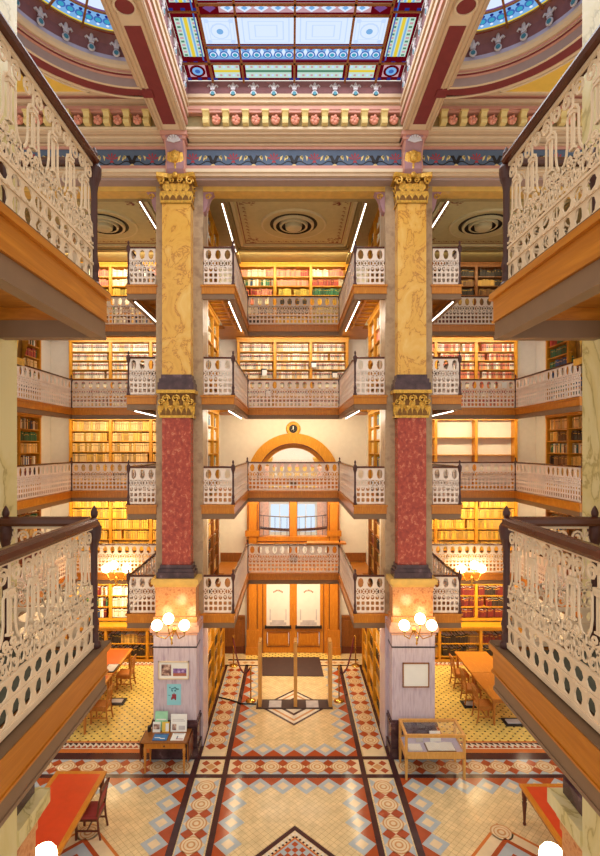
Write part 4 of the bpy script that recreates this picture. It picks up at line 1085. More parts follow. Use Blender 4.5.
def book_mesh(mb, b, lift=0):
    O, u, n = b['O'], b['u'], b['n']
    def pt(a, d, z): q = O + u*a + n*d; return (q.x, q.y, z)
    a0, a1, f, k, z0, z1 = b['a'], b['a'] + b['w'], b['off'], b['off'] - b['d'], b['z'], b['z'] + b['h']
    m = BI[b['col'] + b['shade']]; nb = len(BK)
    c = u.x*n.y - u.y*n.x     # handedness
    vs = [pt(a0, f, z0), pt(a1, f, z0), pt(a1, k, z0), pt(a0, k, z0), pt(a0, f, z1), pt(a1, f, z1), pt(a1, k, z1), pt(a0, k, z1)]
    fs = [(0, 1, 5, 4), (1, 2, 6, 5), (2, 3, 7, 6), (3, 0, 4, 7)]
    if c > 0: fs = [q[::-1] for q in fs]
    mb.add(vs, fs, m); mb.add([vs[4], vs[5], vs[6], vs[7]], [(0, 1, 2, 3) if c < 0 else (3, 2, 1, 0)], nb + 2); mb.add([vs[0], vs[1], vs[2], vs[3]], [(3, 2, 1, 0) if c < 0 else (0, 1, 2, 3)], m)
    def strip(t0, t1, mm):
        q = [pt(a0, f + .002, z0 + b['h']*t0), pt(a1, f + .002, z0 + b['h']*t0), pt(a1, f + .002, z0 + b['h']*t1), pt(a0, f + .002, z0 + b['h']*t1)]
        mb.add(q, [(0, 1, 2, 3) if c < 0 else (3, 2, 1, 0)], mm)
    if b['law']: strip(.68, .8, nb + 1); strip(.5, .62, nb); 
    elif b['w'] > .05: strip(.72, .78, BI['gold'] if b['col'] not in ('gold', 'tan', 'cream') else BI['brown'])
def score(b):
    q = b['O'] + b['u']*(b['a'] + b['w']/2); Y = q.y
    wpx = abs(b['u'].x)*b['w']/Y*F + abs(b['u'].y)*b['w']*abs(q.x)/Y/Y*F
    px = VX + (q.x - CAMX)/Y*F; py = VY - (b['z'] + b['h']/2 - CAMZ)/Y*F
    if not (22 < px < 578) or 155 < px < 238 and b['u'].x or 346 < px < 432 and b['u'].x: return 0
    if px < 108 and py > 525: return 0
    if px > 490 and py > 525: return 0
    if px < 108 and py < 342 or px > 492 and py < 345: return 0
    return wpx*b['h']/Y*F if b['vis'] else 0
BOOKS.sort(key=score, reverse=True)
SINGLE, REST = BOOKS[:300], BOOKS[300:]
for b in SINGLE:
    mb = MB(); book_mesh(mb, b); used = sorted(set(mb.m)); mb.m = [used.index(i) for i in mb.m]
    q = b['O'] + b['u']*b['a']
    o = mb.build('book', [BKM[i] for i in used]); tag(o, b['label'], 'book', b['grp'])
mb = MB()
for b in REST: book_mesh(mb, b)
o = mb.build('shelved_books', BKM); tag(o, 'remaining rows of library books filling the bookcases on every level', 'books', None, 'stuff')

# ------------------------------------------------------------------ entrance: doors, arch, lobby beyond
YD = 18.28
d = MB(); 
for s in (-1, 1):
    a, b = sorted((s*1.25, s*1.68)); d.box(a, b, YD - .1, YB + .1, 0, 6.35); a, b = sorted((s*1.3, s*1.62)); d.box(a, b, YD - .16, YD - .1, .9, 5.5)
    a, b = sorted((s*1.22, s*1.72)); d.box(a, b, YD - .2, YD, 0, .28); a, b = sorted((s*1.24, s*1.7)); d.box(a, b, YD - .18, YD, .28, .9); a, b = sorted((s*1.22, s*1.74)); d.box(a, b, YD - .2, YD, 4.3, 4.5)
    a, b = sorted((s*1.1, s*1.25)); d.box(a, b, YD - .04, YB + .1, 0, 3.3)
d.box(-1.25, 1.25, YD - .06, YB + .1, 3.2, 3.55); d.box(-1.7, 1.7, YD - .14, YB + .1, 4.0, 4.28); d.box(-.13, .13, YD - .06, YB + .1, 3.3, 6.3); d.box(-1.25, 1.25, YD - .06, YB + .1, 6.12, 6.4)
for s in (-1, 1):
    for x in (1.3, 1.615): a, b = sorted((s*x, s*(x + .02))); d.box(a, b, YD - .168, YD - .1, .95, 5.45, 1)
    a, b = sorted((s*1.1, s*1.125)); d.box(a, b, YD - .05, YD + .02, .03, 3.2, 1)
    a, b = sorted((s*.13, s*.15)); d.box(a, b, YD - .064, YD + .1, 3.56, 6.1, 1)
    a, b = sorted((s*1.22, s*1.25)); d.box(a, b, YD - .105, YD, 3.56, 6.1, 1)
d.box(-1.69, 1.69, YD - .146, YD - .13, 4.09, 4.12, 1); d.box(-1.24, 1.24, YD - .066, YD - .05, 3.26, 3.29, 1)
struct(d.build('door_frame', ['oak', 'mahog']))
ar = MB(); N = 28
for r0, r1, y in ((1.5, 1.68, YD - .1), (1.3, 1.5, YD - .14), (1.22, 1.3, YD - .05), (1.14, 1.22, YD + .02)):
    for k in range(N):
        a0, a1 = PI*k/N, PI*(k+1)/N
        ar.prism([(r0*math.cos(a0), r0*math.sin(a0)), (r1*math.cos(a0), r1*math.sin(a0)), (r1*math.cos(a1), r1*math.sin(a1)), (r0*math.cos(a1), r0*math.sin(a1))], lambda p, e: (p[0], e, 6.36 + p[1]), y, YB + .05)
for k in range(N):
    a0, a1 = PI*k/N, PI*(k+1)/N
    ar.prism([(1.28*math.cos(a0), 1.28*math.sin(a0)), (1.31*math.cos(a0), 1.31*math.sin(a0)), (1.31*math.cos(a1), 1.31*math.sin(a1)), (1.28*math.cos(a1), 1.28*math.sin(a1))], lambda p, e: (p[0], e, 6.36 + p[1]), YD - .16, YD - .1, 1)
struct(ar.build('trim_3', ['amber', 'mahog']))
lg = MB(); pts = [(1.16*math.cos(PI*k/20), 6.36 + 1.16*math.sin(PI*k/20)) for k in range(21)]
lg.prism(pts, lambda p, e: (p[0], e, p[1]), YB + .0, YB + .02); struct(lg.build('window_2', 'glass'))
for i, s in enumerate((-1, 1)):
    x0, x1 = sorted((s*.14, s*1.25)); g = MB(); g.box(x0, x1, YB, YB + .02, 3.55, 6.12); g.box(x0, x1, YB + .03, YB + .05, 4.1, 4.16); struct(g.build(f'window_{3 + i}', 'glass'))
# door leaves
for i, s in enumerate((-1, 1)):
    x0, x1 = sorted((s*.012, s*1.1)); b = MB(); y0, y1 = YD + .0, YD + .06
    if i: b.box(-.03, .03, y0 - .03, y0 - .001, .03, 3.19)
    b.box(x0, x0 + .12, y0, y1, .02, 3.2); b.box(x1 - .12, x1, y0, y1, .02, 3.2); X0, X1 = x0 + .12, x1 - .12; b.box(X0, X1, y0, y1, .02, .22); b.box(X0, X1, y0, y1, .8, .98); b.box(X0, X1, y0, y1, 2.98, 3.2)
    b.box(x0 + .16, x1 - .16, y0 + .02, y1, .2, .82); b.box(x0 + .24, x1 - .24, y0 + .004, y1 - .01, .3, .7)
    b.box(x0 + .12, x1 - .12, y0 - .012, y0 + .018, .765, .8, 1); b.box(x0 + .12, x1 - .12, y0 - .012, y0 + .018, .225, .26, 1); b.box(x0 + .12, x0 + .15, y0 - .012, y0 + .018, .26, .765, 1); b.box(x1 - .15, x1 - .12, y0 - .012, y0 + .018, .26, .765, 1); b.box(X0, X1, y0 - .01, y0 + .0, .97, 1.0, 1)
    dr = struct(b.build(f'door_{i + 1}', ['oak', 'brown']))
    g = MB(); g.box(x0 + .11, x1 - .11, y0 + .02, y0 + .03, .98, 3.0); cx = (x0 + x1)/2
    for z0, z1, w_ in ((1.02, 1.12, .3), (1.12, 1.2, .22)): g.box(cx - w_, cx + w_, y0 + .016, y0 + .02, z0, z1, 1)
    for sx in (-1, 1): g.box(cx + sx*.27, cx + sx*.31, y0 + .016, y0 + .02, 1.2, 1.6, 1)
    for k in range(7):   # worn arc of lettering, too small to read
        a = math.radians(60 + k*10); xx = cx - .8*math.cos(a)*.38; g.box(xx - .017, xx + .017, y0 + .014, y0 + .02, 2.2 + .06*math.sin(PI*k/6), 2.26 + .06*math.sin(PI*k/6), 2)
    g.build('frosted_pane', ['frost', 'frostgrey', 'brown'], dr)
    h = MB(); h.box(x0 + .06, x1 - .06, y0 - .07, y0 - .02, .92, 1.0); h.box(x0 + .06, x0 + .12, y0 - .03, y0 + .01, .9, 1.02); h.box(x1 - .12, x1 - .06, y0 - .03, y0 + .01, .9, 1.02); h.build('push_bar', 'black', dr)
# clock medallion over the arch
t = thing('wall_clock', 'small round gilt clock with black dial over the entrance arch', 'clock', (.03, YB, 8.2))
b = MB(); b.lathe([(.26, 0), (.27, .03), (.22, .06), (.15, .05), (.15, .03)], (0, 0, 0), 24); b.map(lambda x, y, z: (.0 + x, YB - z - .002, 8.2 + y)); b.build('rim', 'gold', t, True)
b = MB(); b.lathe([(.15, 0), (.15, .04)], (0, 0, 0), 20); b.map(lambda x, y, z: (x, YB - z - .002, 8.2 + y)); b.build('dial', 'black', t)
b = MB(); b.bar((0, YB - .048, 8.2), (0, YB - .048, 8.3), .03, .006); b.bar((0, YB - .048, 8.21), (-.06, YB - .048, 8.16), .03, .006); b.bar((0, YB - .048, 8.2), (.03, YB - .048, 8.12), .02, .006); b.build('hands', 'white', t)
# wainscot of the entrance bay
for s, nm in ((-1, 'baseboard_left'), (1, 'baseboard_right')):
    b = MB()
    a, c = sorted((s*1.76, s*2.66)); b.box(a, c, YB - .08, YB, 0, 1.35); b.box(a, c, YB - .12, YB, 1.3, 1.38); b.box(a, c, YB - .11, YB, 0, .25, 1)
    for k in range(3):
        xx = s*(1.85 + k*.3); a, c = sorted((xx, xx + s*.2)); b.box(a, c, YB - .1, YB - .08, .38, 1.2)
    a, c = sorted((s*2.6, s*2.68)); b.box(a, c, 17.0, YB, 0, 1.35)
    # gallery skirting
    a, c = sorted((s*1.76, s*2.66)); b.box(a, c, YB - .03, YB, 3.33, 3.6, 2); b.box(a, c, YB - .045, YB, 3.6, 3.66, 2)
    struct(b.build(nm, ['brown', 'mahog', 'brown']))
# lobby beyond the glass
lb = MB(); lb.box(-5, 5, 24, 24.3, 0, 12, 0); lb.box(-1.5, 1.5, 23.9, 24, 5.2, 6.6, 1); lb.box(-1.7, 1.7, 23.85, 24, 6.6, 6.8, 2); lb.box(-1.7, 1.7, 23.85, 24, 5.0, 5.2, 2); [lb.box(x - .06, x + .06, 23.86, 24, 5.2, 6.6, 0) for x in (-1.2, -.8, -.4, 0, .4, .8, 1.2)]; lb.box(-5, 5, 18.8, 24, 8.6, 8.9, 1); [lb.box(-5, 5, y, y + .25, 8.4, 8.6, 2) for y in (19.6, 21.0, 22.4)]; [lb.box(x, x + .2, 18.8, 24, 8.45, 8.6, 2) for x in (-1.6, -.1, 1.4)]; lb.box(-5, 5, 18.8, 24, 3.0, 3.2, 0); struct(lb.build('wall_lobby', ['plaster', 'yellow', 'rose']))
for i, s in enumerate((-1, 1)):
    b = MB(); x0, x1 = sorted((s*.2, s*1.05)); b.box(x0, x1, 23.95, 24, 3.5, 4.8); wn = struct(b.build(f'window_{5 + i}', 'lobbywin'))
    b = MB(); b.box(x0, x1, 23.9, 23.95, 4.2, 4.25); b.box((x0 + x1)/2 - .02, (x0 + x1)/2 + .02, 23.9, 23.95, 3.5, 4.8); b.build('sash', 'white', wn)
    t = thing('lobby_column', f'rosy marble column in the lobby behind the {"poster" if s < 0 else "blank-sign"}-side transom pane', 'column', (s*1.28, 22, 3.2))
    b = MB(); b.lathe([(.3, 0), (.3, .1), (.24, .2), (.22, 3.4), (.26, 3.5)], (s*1.28, 22, 3.2), 16); b.build('shaft', 'pink', t, True)
    b = MB(); b.lathe([(.26, 0), (.4, .3), (.42, .4)], (s*1.28, 22, 6.7), 16); b.build('capital', 'gold', t, True)
t = thing('lobby_railing', 'dark curved lobby railing seen through the transom glass', 'railing', (0, 20.5, 3.2))
b = MB(); b.tube([(x*.25, 20.6 + .02*x*x, 4.12 + 0.0*x) for x in range(-9, 10)], .06, 8); b.tube([(x*.25, 20.6 + .02*x*x, 4.65) for x in range(-9, 10)], .02, 6); b.build('handrail', 'newel', t)
b = MB()
for x in range(-9, 10): b.tube([(x*.25, 20.6 + .02*x*x, 3.2), (x*.25, 20.6 + .02*x*x, 4.65)], .012, 6)
b.build('balusters', 'newel', t)

# small notices on the railings, plank on the lowest entrance railing
b = MB(); x, y, z = P(504.7, 385, 16.6); b.box(x - .08, x + .08, 16.63, 16.64, z - .1, z + .1); tag(b.build('paper_notice', 'white'), 'small white paper notice on the third-gallery railing of the oak-table alcove', 'notice')
b = MB(); b.box(.45, 1.75, 16.55, 16.95, ZL[1] + .985, ZL[1] + 1.03); tag(b.build('wooden_plank', 'oak'), 'long orange wooden board lying on the lowest entrance-gallery railing', 'board')
for i, (px, py, h, lab) in enumerate(((264, 372, .24, 'white boxed volume standing face out on the bookcase above the arch'), (268, 393, .24, 'white box behind the third-gallery entrance railing'), (313.5, 364.5, .2, 'white box beside the second upright of the bookcase above the arch'), (334.5, 374.5, .2, 'white box near the blank-sign end of the bookcase above the arch'))):
    x, y, z = P(px, py, 17.85); b = MB(); b.box(x - .1, x + .1, 17.86, 17.9, z - h/2, z + h/2); b.box(x - .1, x - .07, 17.855, 17.86, z - h/2, z + h/2, 1); b.box(x - .1, x + .1, 17.855, 17.86, z + h/2 - .04, z + h/2, 1)
    tag(b.build('document_box', ['white', 'black']), lab, 'box')
# stair rails in the alcoves
for s, an in ((-1, 'red-table alcove'), (1, 'oak-table alcove')):
    for lv in (1, 3, 4):
        z = ZL[lv]
        t = thing('stair_railing', f'sloping dark stair rail behind the {ORD[lv]} gallery railing end in the {an}', 'railing', (s*3.9, 13.9, z))
        up_ = 1 if lv == 1 else -1
        pA, pB = ((s*4.3, 13.9, z + .85), (s*3.5, 13.9, z + 1.55)) if lv == 1 else ((s*4.1, 13.9, z + .85), (s*3.52, 13.9, z + .45))
        b = MB(); b.tube([pA, pB], .03, 8); b.build('handrail', 'rail', t)
        b = MB(); b.bar((pA[0], 13.9, pA[2] - .8), (pB[0], 13.9, pB[2] - .8), .05, .2); b.build('stringer', 'oak', t)
        for k in range(8):
            f = (k + .5)/8; x = pA[0] + (pB[0] - pA[0])*f; zz = pA[2] + (pB[2] - pA[2])*f
            b = MB(); b.tube([(x, 13.9, zz - .78), (x, 13.9, zz)], .012, 6); b.build('baluster', 'ironfar', t)

# ------------------------------------------------------------------ furniture
def turned_leg(h, r=.035):
    b = MB(); b.lathe([(r*.5, 0), (r*.7, .03), (r*.45, .06), (r*.6, h*.3), (r*.95, h*.62), (r*.6, h*.66), (r*1.0, h*.7), (r*.8, h*.74), (r*1.05, h*.8), (r*1.1, h)], (0, 0, 0), 10); return b
def table(name, label, cx, cy, wx, wy, h, topm, rim, leg='square', legm='chairwood', group=None, drawer=False, apron=True, inset=.08):
    t = thing(name, label, 'table', (cx, cy, 0), group)
    b = MB(); b.box(cx - wx/2, cx + wx/2, cy - wy/2, cy + wy/2, h - .04, h - .001, 0); b.box(cx - wx/2 + .02, cx + wx/2 - .02, cy - wy/2 + .02, cy + wy/2 - .02, h - .055, h - .04, 0); b.build('tabletop', rim, t)
    if topm != rim:
        b = MB(); b.box(cx - wx/2 + inset, cx + wx/2 - inset, cy - wy/2 + inset, cy + wy/2 - inset, h - .01, h + .002); b.build('leather_inlay', topm, t)
    if apron:
        b = MB(); i = .07
        b.box(cx - wx/2 + i, cx + wx/2 - i, cy - wy/2 + i, cy - wy/2 + i + .025, h - .16, h - .05); b.box(cx - wx/2 + i, cx + wx/2 - i, cy + wy/2 - i - .025, cy + wy/2 - i, h - .16, h - .05)
        b.box(cx - wx/2 + i, cx - wx/2 + i + .025, cy - wy/2 + i, cy + wy/2 - i, h - .16, h - .05); b.box(cx + wx/2 - i - .025, cx + wx/2 - i, cy - wy/2 + i, cy + wy/2 - i, h - .16, h - .05); b.build('apron', legm, t)
    for sx in (-1, 1):
        for sy in (-1, 1):
            x, y = cx + sx*(wx/2 - .08), cy + sy*(wy/2 - .08)
            if leg == 'turned': b = turned_leg(h - .05, .05); b.map(lambda X, Y, Z: (x + X, y + Y, Z)); b.build('leg', legm, t, True)
            else: b = MB(); b.prism([(-.022, 0), (.022, 0), (.035, h - .05), (-.035, h - .05)], lambda p, e: (x + p[0], y + e, p[1]), -.03, .03); b.build('leg', legm, t)
    return t
def chair_parts(name, label, wm, sm, curved=False):
    t = thing(name, label, 'chair', (0, 0, 0)); 
    b = MB(); b.box(-.22, .22, -.22, .21, .42, .46); b.box(-.2, .2, -.2, .19, .46, .475); b.build('seat', sm, t)
    for sx in (-1, 1):
        b = MB(); b.prism([(-.018, 0), (.018, 0), (.022, .42), (-.022, .42)], lambda p, e: (sx*.19 + p[0], e, p[1]), -.22, -.18); b.build('leg', wm, t)
        b = MB()
        pth = [(sx*.19, .26, 0), (sx*.19, .22, .2), (sx*.19, .2, .45)]
        b.tube(pth, .022, 6); b.build('leg', wm, t)
        b = MB(); b.tube([(sx*.19, .2, .45), (sx*.19, .23, .7), (sx*.2, .29 if curved else .27, .95)], [.022, .02, .016], 6); b.build('back_post', wm, t)
    b = MB()
    for z0, z1, y in ((.86, .95, .265), (.58, .62, .215)): b.box(-.19, .19, y - .012, y + .012, z0, z1)
    for k in range(4 if not curved else 5):
        x = -.13 + k*.26/(3 if not curved else 4); b.bar((x, .215, .6), (x, .265, .88), .025, .012)
    b.build('backrest', wm, t)
    if curved:
        b = MB(); b.bar((0, .21, .62), (0, .258, .84), .3, .03); b.build('back_pad', sm, t)
    b = MB(); b.box(-.2, .2, -.205, -.185, .36, .42); b.box(-.2, .2, .19, .21, .36, .42)
    for sx in (-1, 1): b.box(sx*.19 - .01, sx*.19 + .01, -.2, .21, .36, .42); b.box(sx*.19 - .01, sx*.19 + .01, -.19, .22, .16, .19)
    b.box(-.19, .19, -.01, .01, .16, .19); b.build('stretcher', wm, t)
    return t
# oak tables, one alcove
RT = [(-5.95, 13.95, 1.1, 1.86), (-5.95, 15.86, 1.1, 1.9)]
table('reading_table', 'orange-red topped reading table nearest the pier in the alcove by the poster pier', *RT[0][:2], *RT[0][2:], .76, 'leather2', 'tableoak', group='reading tables')
table('reading_table', 'orange-red topped reading table in front of the floor bookcase, with keyboard on it', *RT[1][:2], *RT[1][2:], .76, 'leather2', 'tableoak', group='reading tables')
table('reading_table', 'bare oak reading table nearer the glass display case', 5.86, 14.22, 1.05, 1.55, .76, 'tableoak', 'tableoak', group='reading tables')
table('reading_table', 'bare oak reading table in front of the maroon books', 5.86, 15.79, 1.05, 1.55, .76, 'tableoak', 'tableoak', group='reading tables')
# dark metal floor boxes under the reading tables
for nm, (x, y) in (('red-topped', (-5.25, 14.75)), ('oak', (5.2, 14.6)), ('nearer oak', (6.0, 13.65))):
    b = MB(); b.box(x - .28, x + .28, y - .2, y + .2, .006, .03); b.box(x - .2, x + .2, y - .1, y + .1, .03, .05, 1); tag(b.build('floor_plate', ['black', 'grey']), f'dark metal footplate on the tile floor under the {nm} tables', 'footplate')
ch = chair_parts('reading_chair', 'slat-back oak chair at the near end of the orange-red table', 'chairwood', 'chairwood')
ch.location = (-5.3, 13.75, 0); ch.rotation_euler = (0, 0, -PI/2)
ch['group'] = 'oak reading chairs'
dup(ch, (-5.28, 15.7, 0), -PI/2, 'slat-back oak chair at the far orange-red table before the floor bookcase')
for i, (y, lab) in enumerate(((13.8, 'slat-back oak chair nearest the display case, at the bare oak table'), (14.75, 'slat-back oak chair at the seam of the two bare oak tables'), (15.75, 'slat-back oak chair at the bare oak table nearest the maroon books'))):
    dup(ch, (5.24, y, 0), PI/2, lab)
# keyboard and monitor on the far red table
b = MB(); b.box(-5.75, -5.4, 15.0, 15.55, .764, .785); b.box(-5.72, -5.43, 15.03, 15.52, .785, .79, 1); tag(b.build('keyboard', ['black', 'grey']), 'black keyboard lying on the orange-red reading table', 'keyboard')
t = thing('monitor', 'black computer screen standing on the orange-red reading table', 'monitor', (-6.0, 14.75, .763))
b = MB(); b.box(-6.12, -5.88, 14.65, 14.85, .763, .78); b.box(-6.02, -5.98, 14.73, 14.77, .78, .9); b.build('stand', 'black', t)
b = MB(); b.box(-6.02, -5.97, 14.5, 15.0, .86, 1.2); b.build('screen', 'black', t)
b = MB(); b.box(-5.6, -5.42, 14.1, 14.35, .764, .772); tag(b.build('paper_sheet', 'white'), 'white sheet of paper at the edge of the orange-red table', 'paper')
# red leather tables in the hall
t = table('library_table', 'mahogany-edged red leather table with a red chair beside it', -4.44, 9.12, 1.06, 2.6, .77, 'leather', 'oak', 'turned', 'mahog', 'red leather library tables', inset=.1)
t = table('library_table', 'red leather library table with dark turned leg on the blank-sign side', 5.02, 8.75, 1.06, 2.56, .77, 'leather', 'oak', 'turned', 'mahog', 'red leather library tables', inset=.1)
c2 = chair_parts('library_chair', 'dark curved-back chair with rose seat tucked at the red leather table', 'mahog', 'upholst', True); c2.location = (-3.98, 9.75, 0); c2.rotation_euler = (0, 0, -PI/2)
# drop-leaf side table at the poster pier
t = thing('side_table', 'small oak drop-leaf table with one drawer before the poster pier', 'table', (-3.0, 11.75, 0))
b = MB(); b.box(-3.52, -2.46, 11.44, 12.02, .73, .755); b.build('tabletop', 'brown', t)
b = MB(); b.box(-3.46, -2.52, 11.5, 11.98, .58, .73); b.build('apron', 'tableoak', t)
b = MB(); b.box(-3.3, -2.68, 11.485, 11.5, .6, .71); dw = b.build('drawer', 'oak', t)
b = MB(); b.sphere((-2.99, 11.47, .655), .018, 8); b.build('knob', 'black', dw)
for x in (-3.44, -2.54):
    for y in (11.52, 11.96): b = turned_leg(.6, .035); b.map(lambda X, Y, Z: (x + X, y + Y, Z)); b.build('leg', 'tableoak', t, True)
for x in (-3.55, -2.43): b = MB(); b.box(x - .012, x + .012, 11.5, 11.98, .3, .735); b.build('drop_leaf', 'mahog', t)
# leaflets on it
def leaflet(name, x0, x1, y0, y1, z, mats, lab, deco):
    b = MB(); b.box(x0, x1, y0, y1, z, z + .015, 0)
    for (a0, a1, b0, b1, m) in deco: b.poly([(x0 + (x1-x0)*a0, y0 + (y1-y0)*b0, z + .016), (x0 + (x1-x0)*a1, y0 + (y1-y0)*b0, z + .016), (x0 + (x1-x0)*a1, y0 + (y1-y0)*b1, z + .016), (x0 + (x1-x0)*a0, y0 + (y1-y0)*b1, z + .016)], m)
    return tag(b.build(name, mats), lab, 'booklet')
M['posterblue'] = plain('poster_light_blue', (150, 214, 226), .6, var=.04); M['coverblue'] = plain('cover_blue', (64, 120, 176), .4, var=.2); M['mintpaper'] = plain('mint_paper', (160, 216, 178), .6); M['photo1'] = ramp_noise('sepia_photograph', [(.35, (60, 44, 48)), (.5, (150, 110, 100)), (.62, (220, 190, 170))], .4, 9); M['photo2'] = ramp_noise('violet_photograph', [(.35, (60, 40, 90)), (.5, (150, 110, 170)), (.65, (210, 190, 230))], .4, 9); M['orchre'] = plain('brick_strip', (176, 104, 80), .5)
leaflet('booklet', -3.28, -2.95, 11.52, 11.78, .756, ['coverblue', 'white', 'navyp' if 'navyp' in M else 'blue'], 'blue landscape-cover booklet lying on the drop-leaf table', [(.1, .5, .3, .42, 1), (.5, .85, .2, .3, 1), (.05, .95, .85, .95, 2)])
leaflet('booklet', -2.86, -2.56, 11.52, 11.8, .756, ['white', 'crimson', 'blue'], 'white brochure with small red picture lying on the drop-leaf table', [(.4, .95, .1, .2, 1), (.42, .5, .2, .6, 2), (.1, .9, .85, .92, 2)])
def standing(name, x0, x1, y, z0, z1, mats, lab, deco, cat='leaflet', lean=.06):
    b = MB(); b.prism([(y, z0), (y + .02, z0), (y + .02 + lean, z1), (y + lean, z1)], lambda p, e: (e, p[0], p[1]), x0, x1)
    for a0, a1, b0, b1, m in deco:
        zz0, zz1 = z0 + (z1-z0)*b0, z0 + (z1-z0)*b1; q = lambda zz: y - .003 + lean*(zz - z0)/(z1 - z0)
        b.poly([(x0 + (x1-x0)*a0, q(zz0), zz0), (x0 + (x1-x0)*a1, q(zz0), zz0), (x0 + (x1-x0)*a1, q(zz1), zz1), (x0 + (x1-x0)*a0, q(zz1), zz1)], m)
    return tag(b.build(name, mats), lab, cat)
standing('leaflet', -3.33, -3.03, 11.93, .757, 1.18, ['mintpaper', 'white', 'green_' if 'green_' in M else 'teal'], 'mint green leaflet standing at the back of the drop-leaf table', [(.1, .9, .55, .62, 1)])
standing('leaflet', -3.36, -3.18, 11.86, .757, .98, ['white', 'photo1'], 'white leaflet with small photograph in front of the mint leaflet', [(.1, .9, .3, .8, 1)], lean=.03)
standing('leaflet', -3.14, -2.97, 11.86, .757, .98, ['yellow', 'white'], 'pale yellow leaflet next to the photograph leaflet', [(.5, .95, .1, .9, 1)], lean=.03)
standing('leaflet', -2.94, -2.56, 11.88, .757, 1.14, ['white', 'photo1', 'grey'], 'large white display sheet standing on the drop-leaf table', [(.1, .35, .1, .45, 1), (.5, .9, .12, .35, 2), (.1, .9, .6, .64, 2), (.1, .8, .7, .73, 2)])
b = MB(); b.lathe([(.04, 0), (.045, .12), (.04, .13)], (-3.45, 11.9, .756), 10); tag(b.build('pencil_cup', 'black'), 'small black cup at the corner of the drop-leaf table', 'cup')
# pictures on the piers
def framed(x0, x1, z0, z1, y, lab, cat, mats, deco, frame='paleoak', name='picture_frame'):
    t = thing(name, lab, cat, ((x0 + x1)/2, y, z0)); f = .025
    b = MB(); b.box(x0, x1, y - .03, y, z0, z0 + f); b.box(x0, x1, y - .03, y, z1 - f, z1); b.box(x0, x0 + f, y - .03, y, z0, z1); b.box(x1 - f, x1, y - .03, y, z0, z1); b.build('frame', frame, t)
    b = MB(); b.box(x0 + f, x1 - f, y - .015, y, z0 + f, z1 - f)
    for a0, a1, b0, b1, m in deco: b.box(x0 + (x1-x0)*a0, x0 + (x1-x0)*a1, y - .017, y - .015, z0 + (z1-z0)*b0, z0 + (z1-z0)*b1, m)
    b.build('picture', mats, t)
YP = 12.118
x0 = P(158.5, 661, YP); x1 = P(189, 679, YP)
framed(x0[0], x1[0], x1[2], x0[2], YP, 'framed white mount with two photographs on the poster pier', 'picture', ['white', 'photo1', 'photo2', 'orchre'], [(.1, .42, .2, .82, 1), (.48, .92, .34, .6, 2), (.48, .92, .18, .34, 3)], 'tan2')
x0 = P(402.5, 662.5, YP); x1 = P(429, 687, YP)
framed(x0[0], x1[0], x1[2], x0[2], YP, 'blank white framed sign on the blank-sign pier above the display case', 'sign', ['white'], [], 'brown', 'wall_sign')
x0 = P(167, 684, YP); x1 = P(181, 705, YP)
b = MB(); X0, X1, Z0, Z1 = x0[0], x1[0], x1[2], x0[2]; b.box(X0, X1, YP - .004, YP, Z0, Z1)
rr = random.Random(3)
def lf(u, v, w_, h_, m): b.box(X0 + (X1-X0)*u, X0 + (X1-X0)*(u + w_), YP - .006, YP - .004, Z0 + (Z1-Z0)*v, Z0 + (Z1-Z0)*(v + h_), m)
for k in range(14): lf(.15 + rr.random()*.6, .64 + rr.random()*.2, .1, .05, 1)
lf(.36, .3, .3, .22, 2); lf(.3, .25, .1, .12, 2); lf(.55, .24, .1, .1, 2); lf(.1, .45, .15, .03, 1); lf(.48, .5, .06, .08, 2)
tag(b.build('poster', ['posterblue', 'teal', 'crimson']), 'light blue poster with red and green motif below the framed pictures', 'poster')
# display case at the blank-sign pier
t = thing('display_case', 'pale oak glass-topped display case in front of the blank-sign pier', 'display case', (3.18, 11.65, 0))
X0, X1, Y0, Y1 = 2.5, 3.87, 11.28, 11.98; zt, zb = 1.02, .6; f = .06
b = MB()
for (a0, a1, b0, b1, c0, c1) in ((X0, X1, Y0, Y0 + f, zt - f, zt), (X0, X1, Y1 - f, Y1, zt - f, zt), (X0 + .001, X0 + f, Y0 + .001, Y1 - .001, zt - f + .001, zt - .001), (X1 - f, X1 - .001, Y0 + .001, Y1 - .001, zt - f + .001, zt - .001), (X0 + .002, X0 + f - .002, Y0 + .002, Y0 + f - .002, zb, zt - .01), (X1 - f + .002, X1 - .002, Y0 + .002, Y0 + f - .002, zb, zt - .01), (X0 + .002, X0 + f - .002, Y1 - f + .002, Y1 - .002, zb, zt - .01), (X1 - f + .002, X1 - .002, Y1 - f + .002, Y1 - .002, zb, zt - .01),
                                 (X0, X1, Y0, Y0 + .03, zb - .12, zb + .03), (X0, X1, Y1 - .03, Y1, zb - .12, zb + .03), (X0 + .001, X0 + .03, Y0 + .001, Y1 - .001, zb - .119, zb + .029), (X1 - .03, X1 - .001, Y0 + .001, Y1 - .001, zb - .119, zb + .029)): b.box(a0, a1, b0, b1, c0, c1)
b.build('case_frame', 'paleoak', t)
b = MB(); b.box(X0 + .03, X1 - .03, Y0 + .03, Y1 - .03, zb - .02, zb); b.build('case_floor', 'lilac', t)
b = MB(); b.box(X0 + f, X1 - f, Y0 + f, Y1 - f, zt - .03, zt - .024); b.box(X0 + f, X1 - f, Y0 + .02, Y0 + .026, zb + .03, zt - f); b.box(X0 + f, X1 - f, Y1 - .026, Y1 - .02, zb + .03, zt - f); b.box(X0 + .02, X0 + .026, Y0 + f, Y1 - f, zb + .03, zt - f); b.box(X1 - .026, X1 - .02, Y0 + f, Y1 - f, zb + .03, zt - f); b.build('glass', 'glass', t)
for x in (X0 + .03, X1 - .03):
    for y in (Y0 + .03, Y1 - .03): b = MB(); b.prism([(-.022, 0), (.022, 0), (.032, zb - .1), (-.032, zb - .1)], lambda p, e: (x + p[0], y + e, p[1]), -.03, .03); b.build('leg', 'paleoak', t)
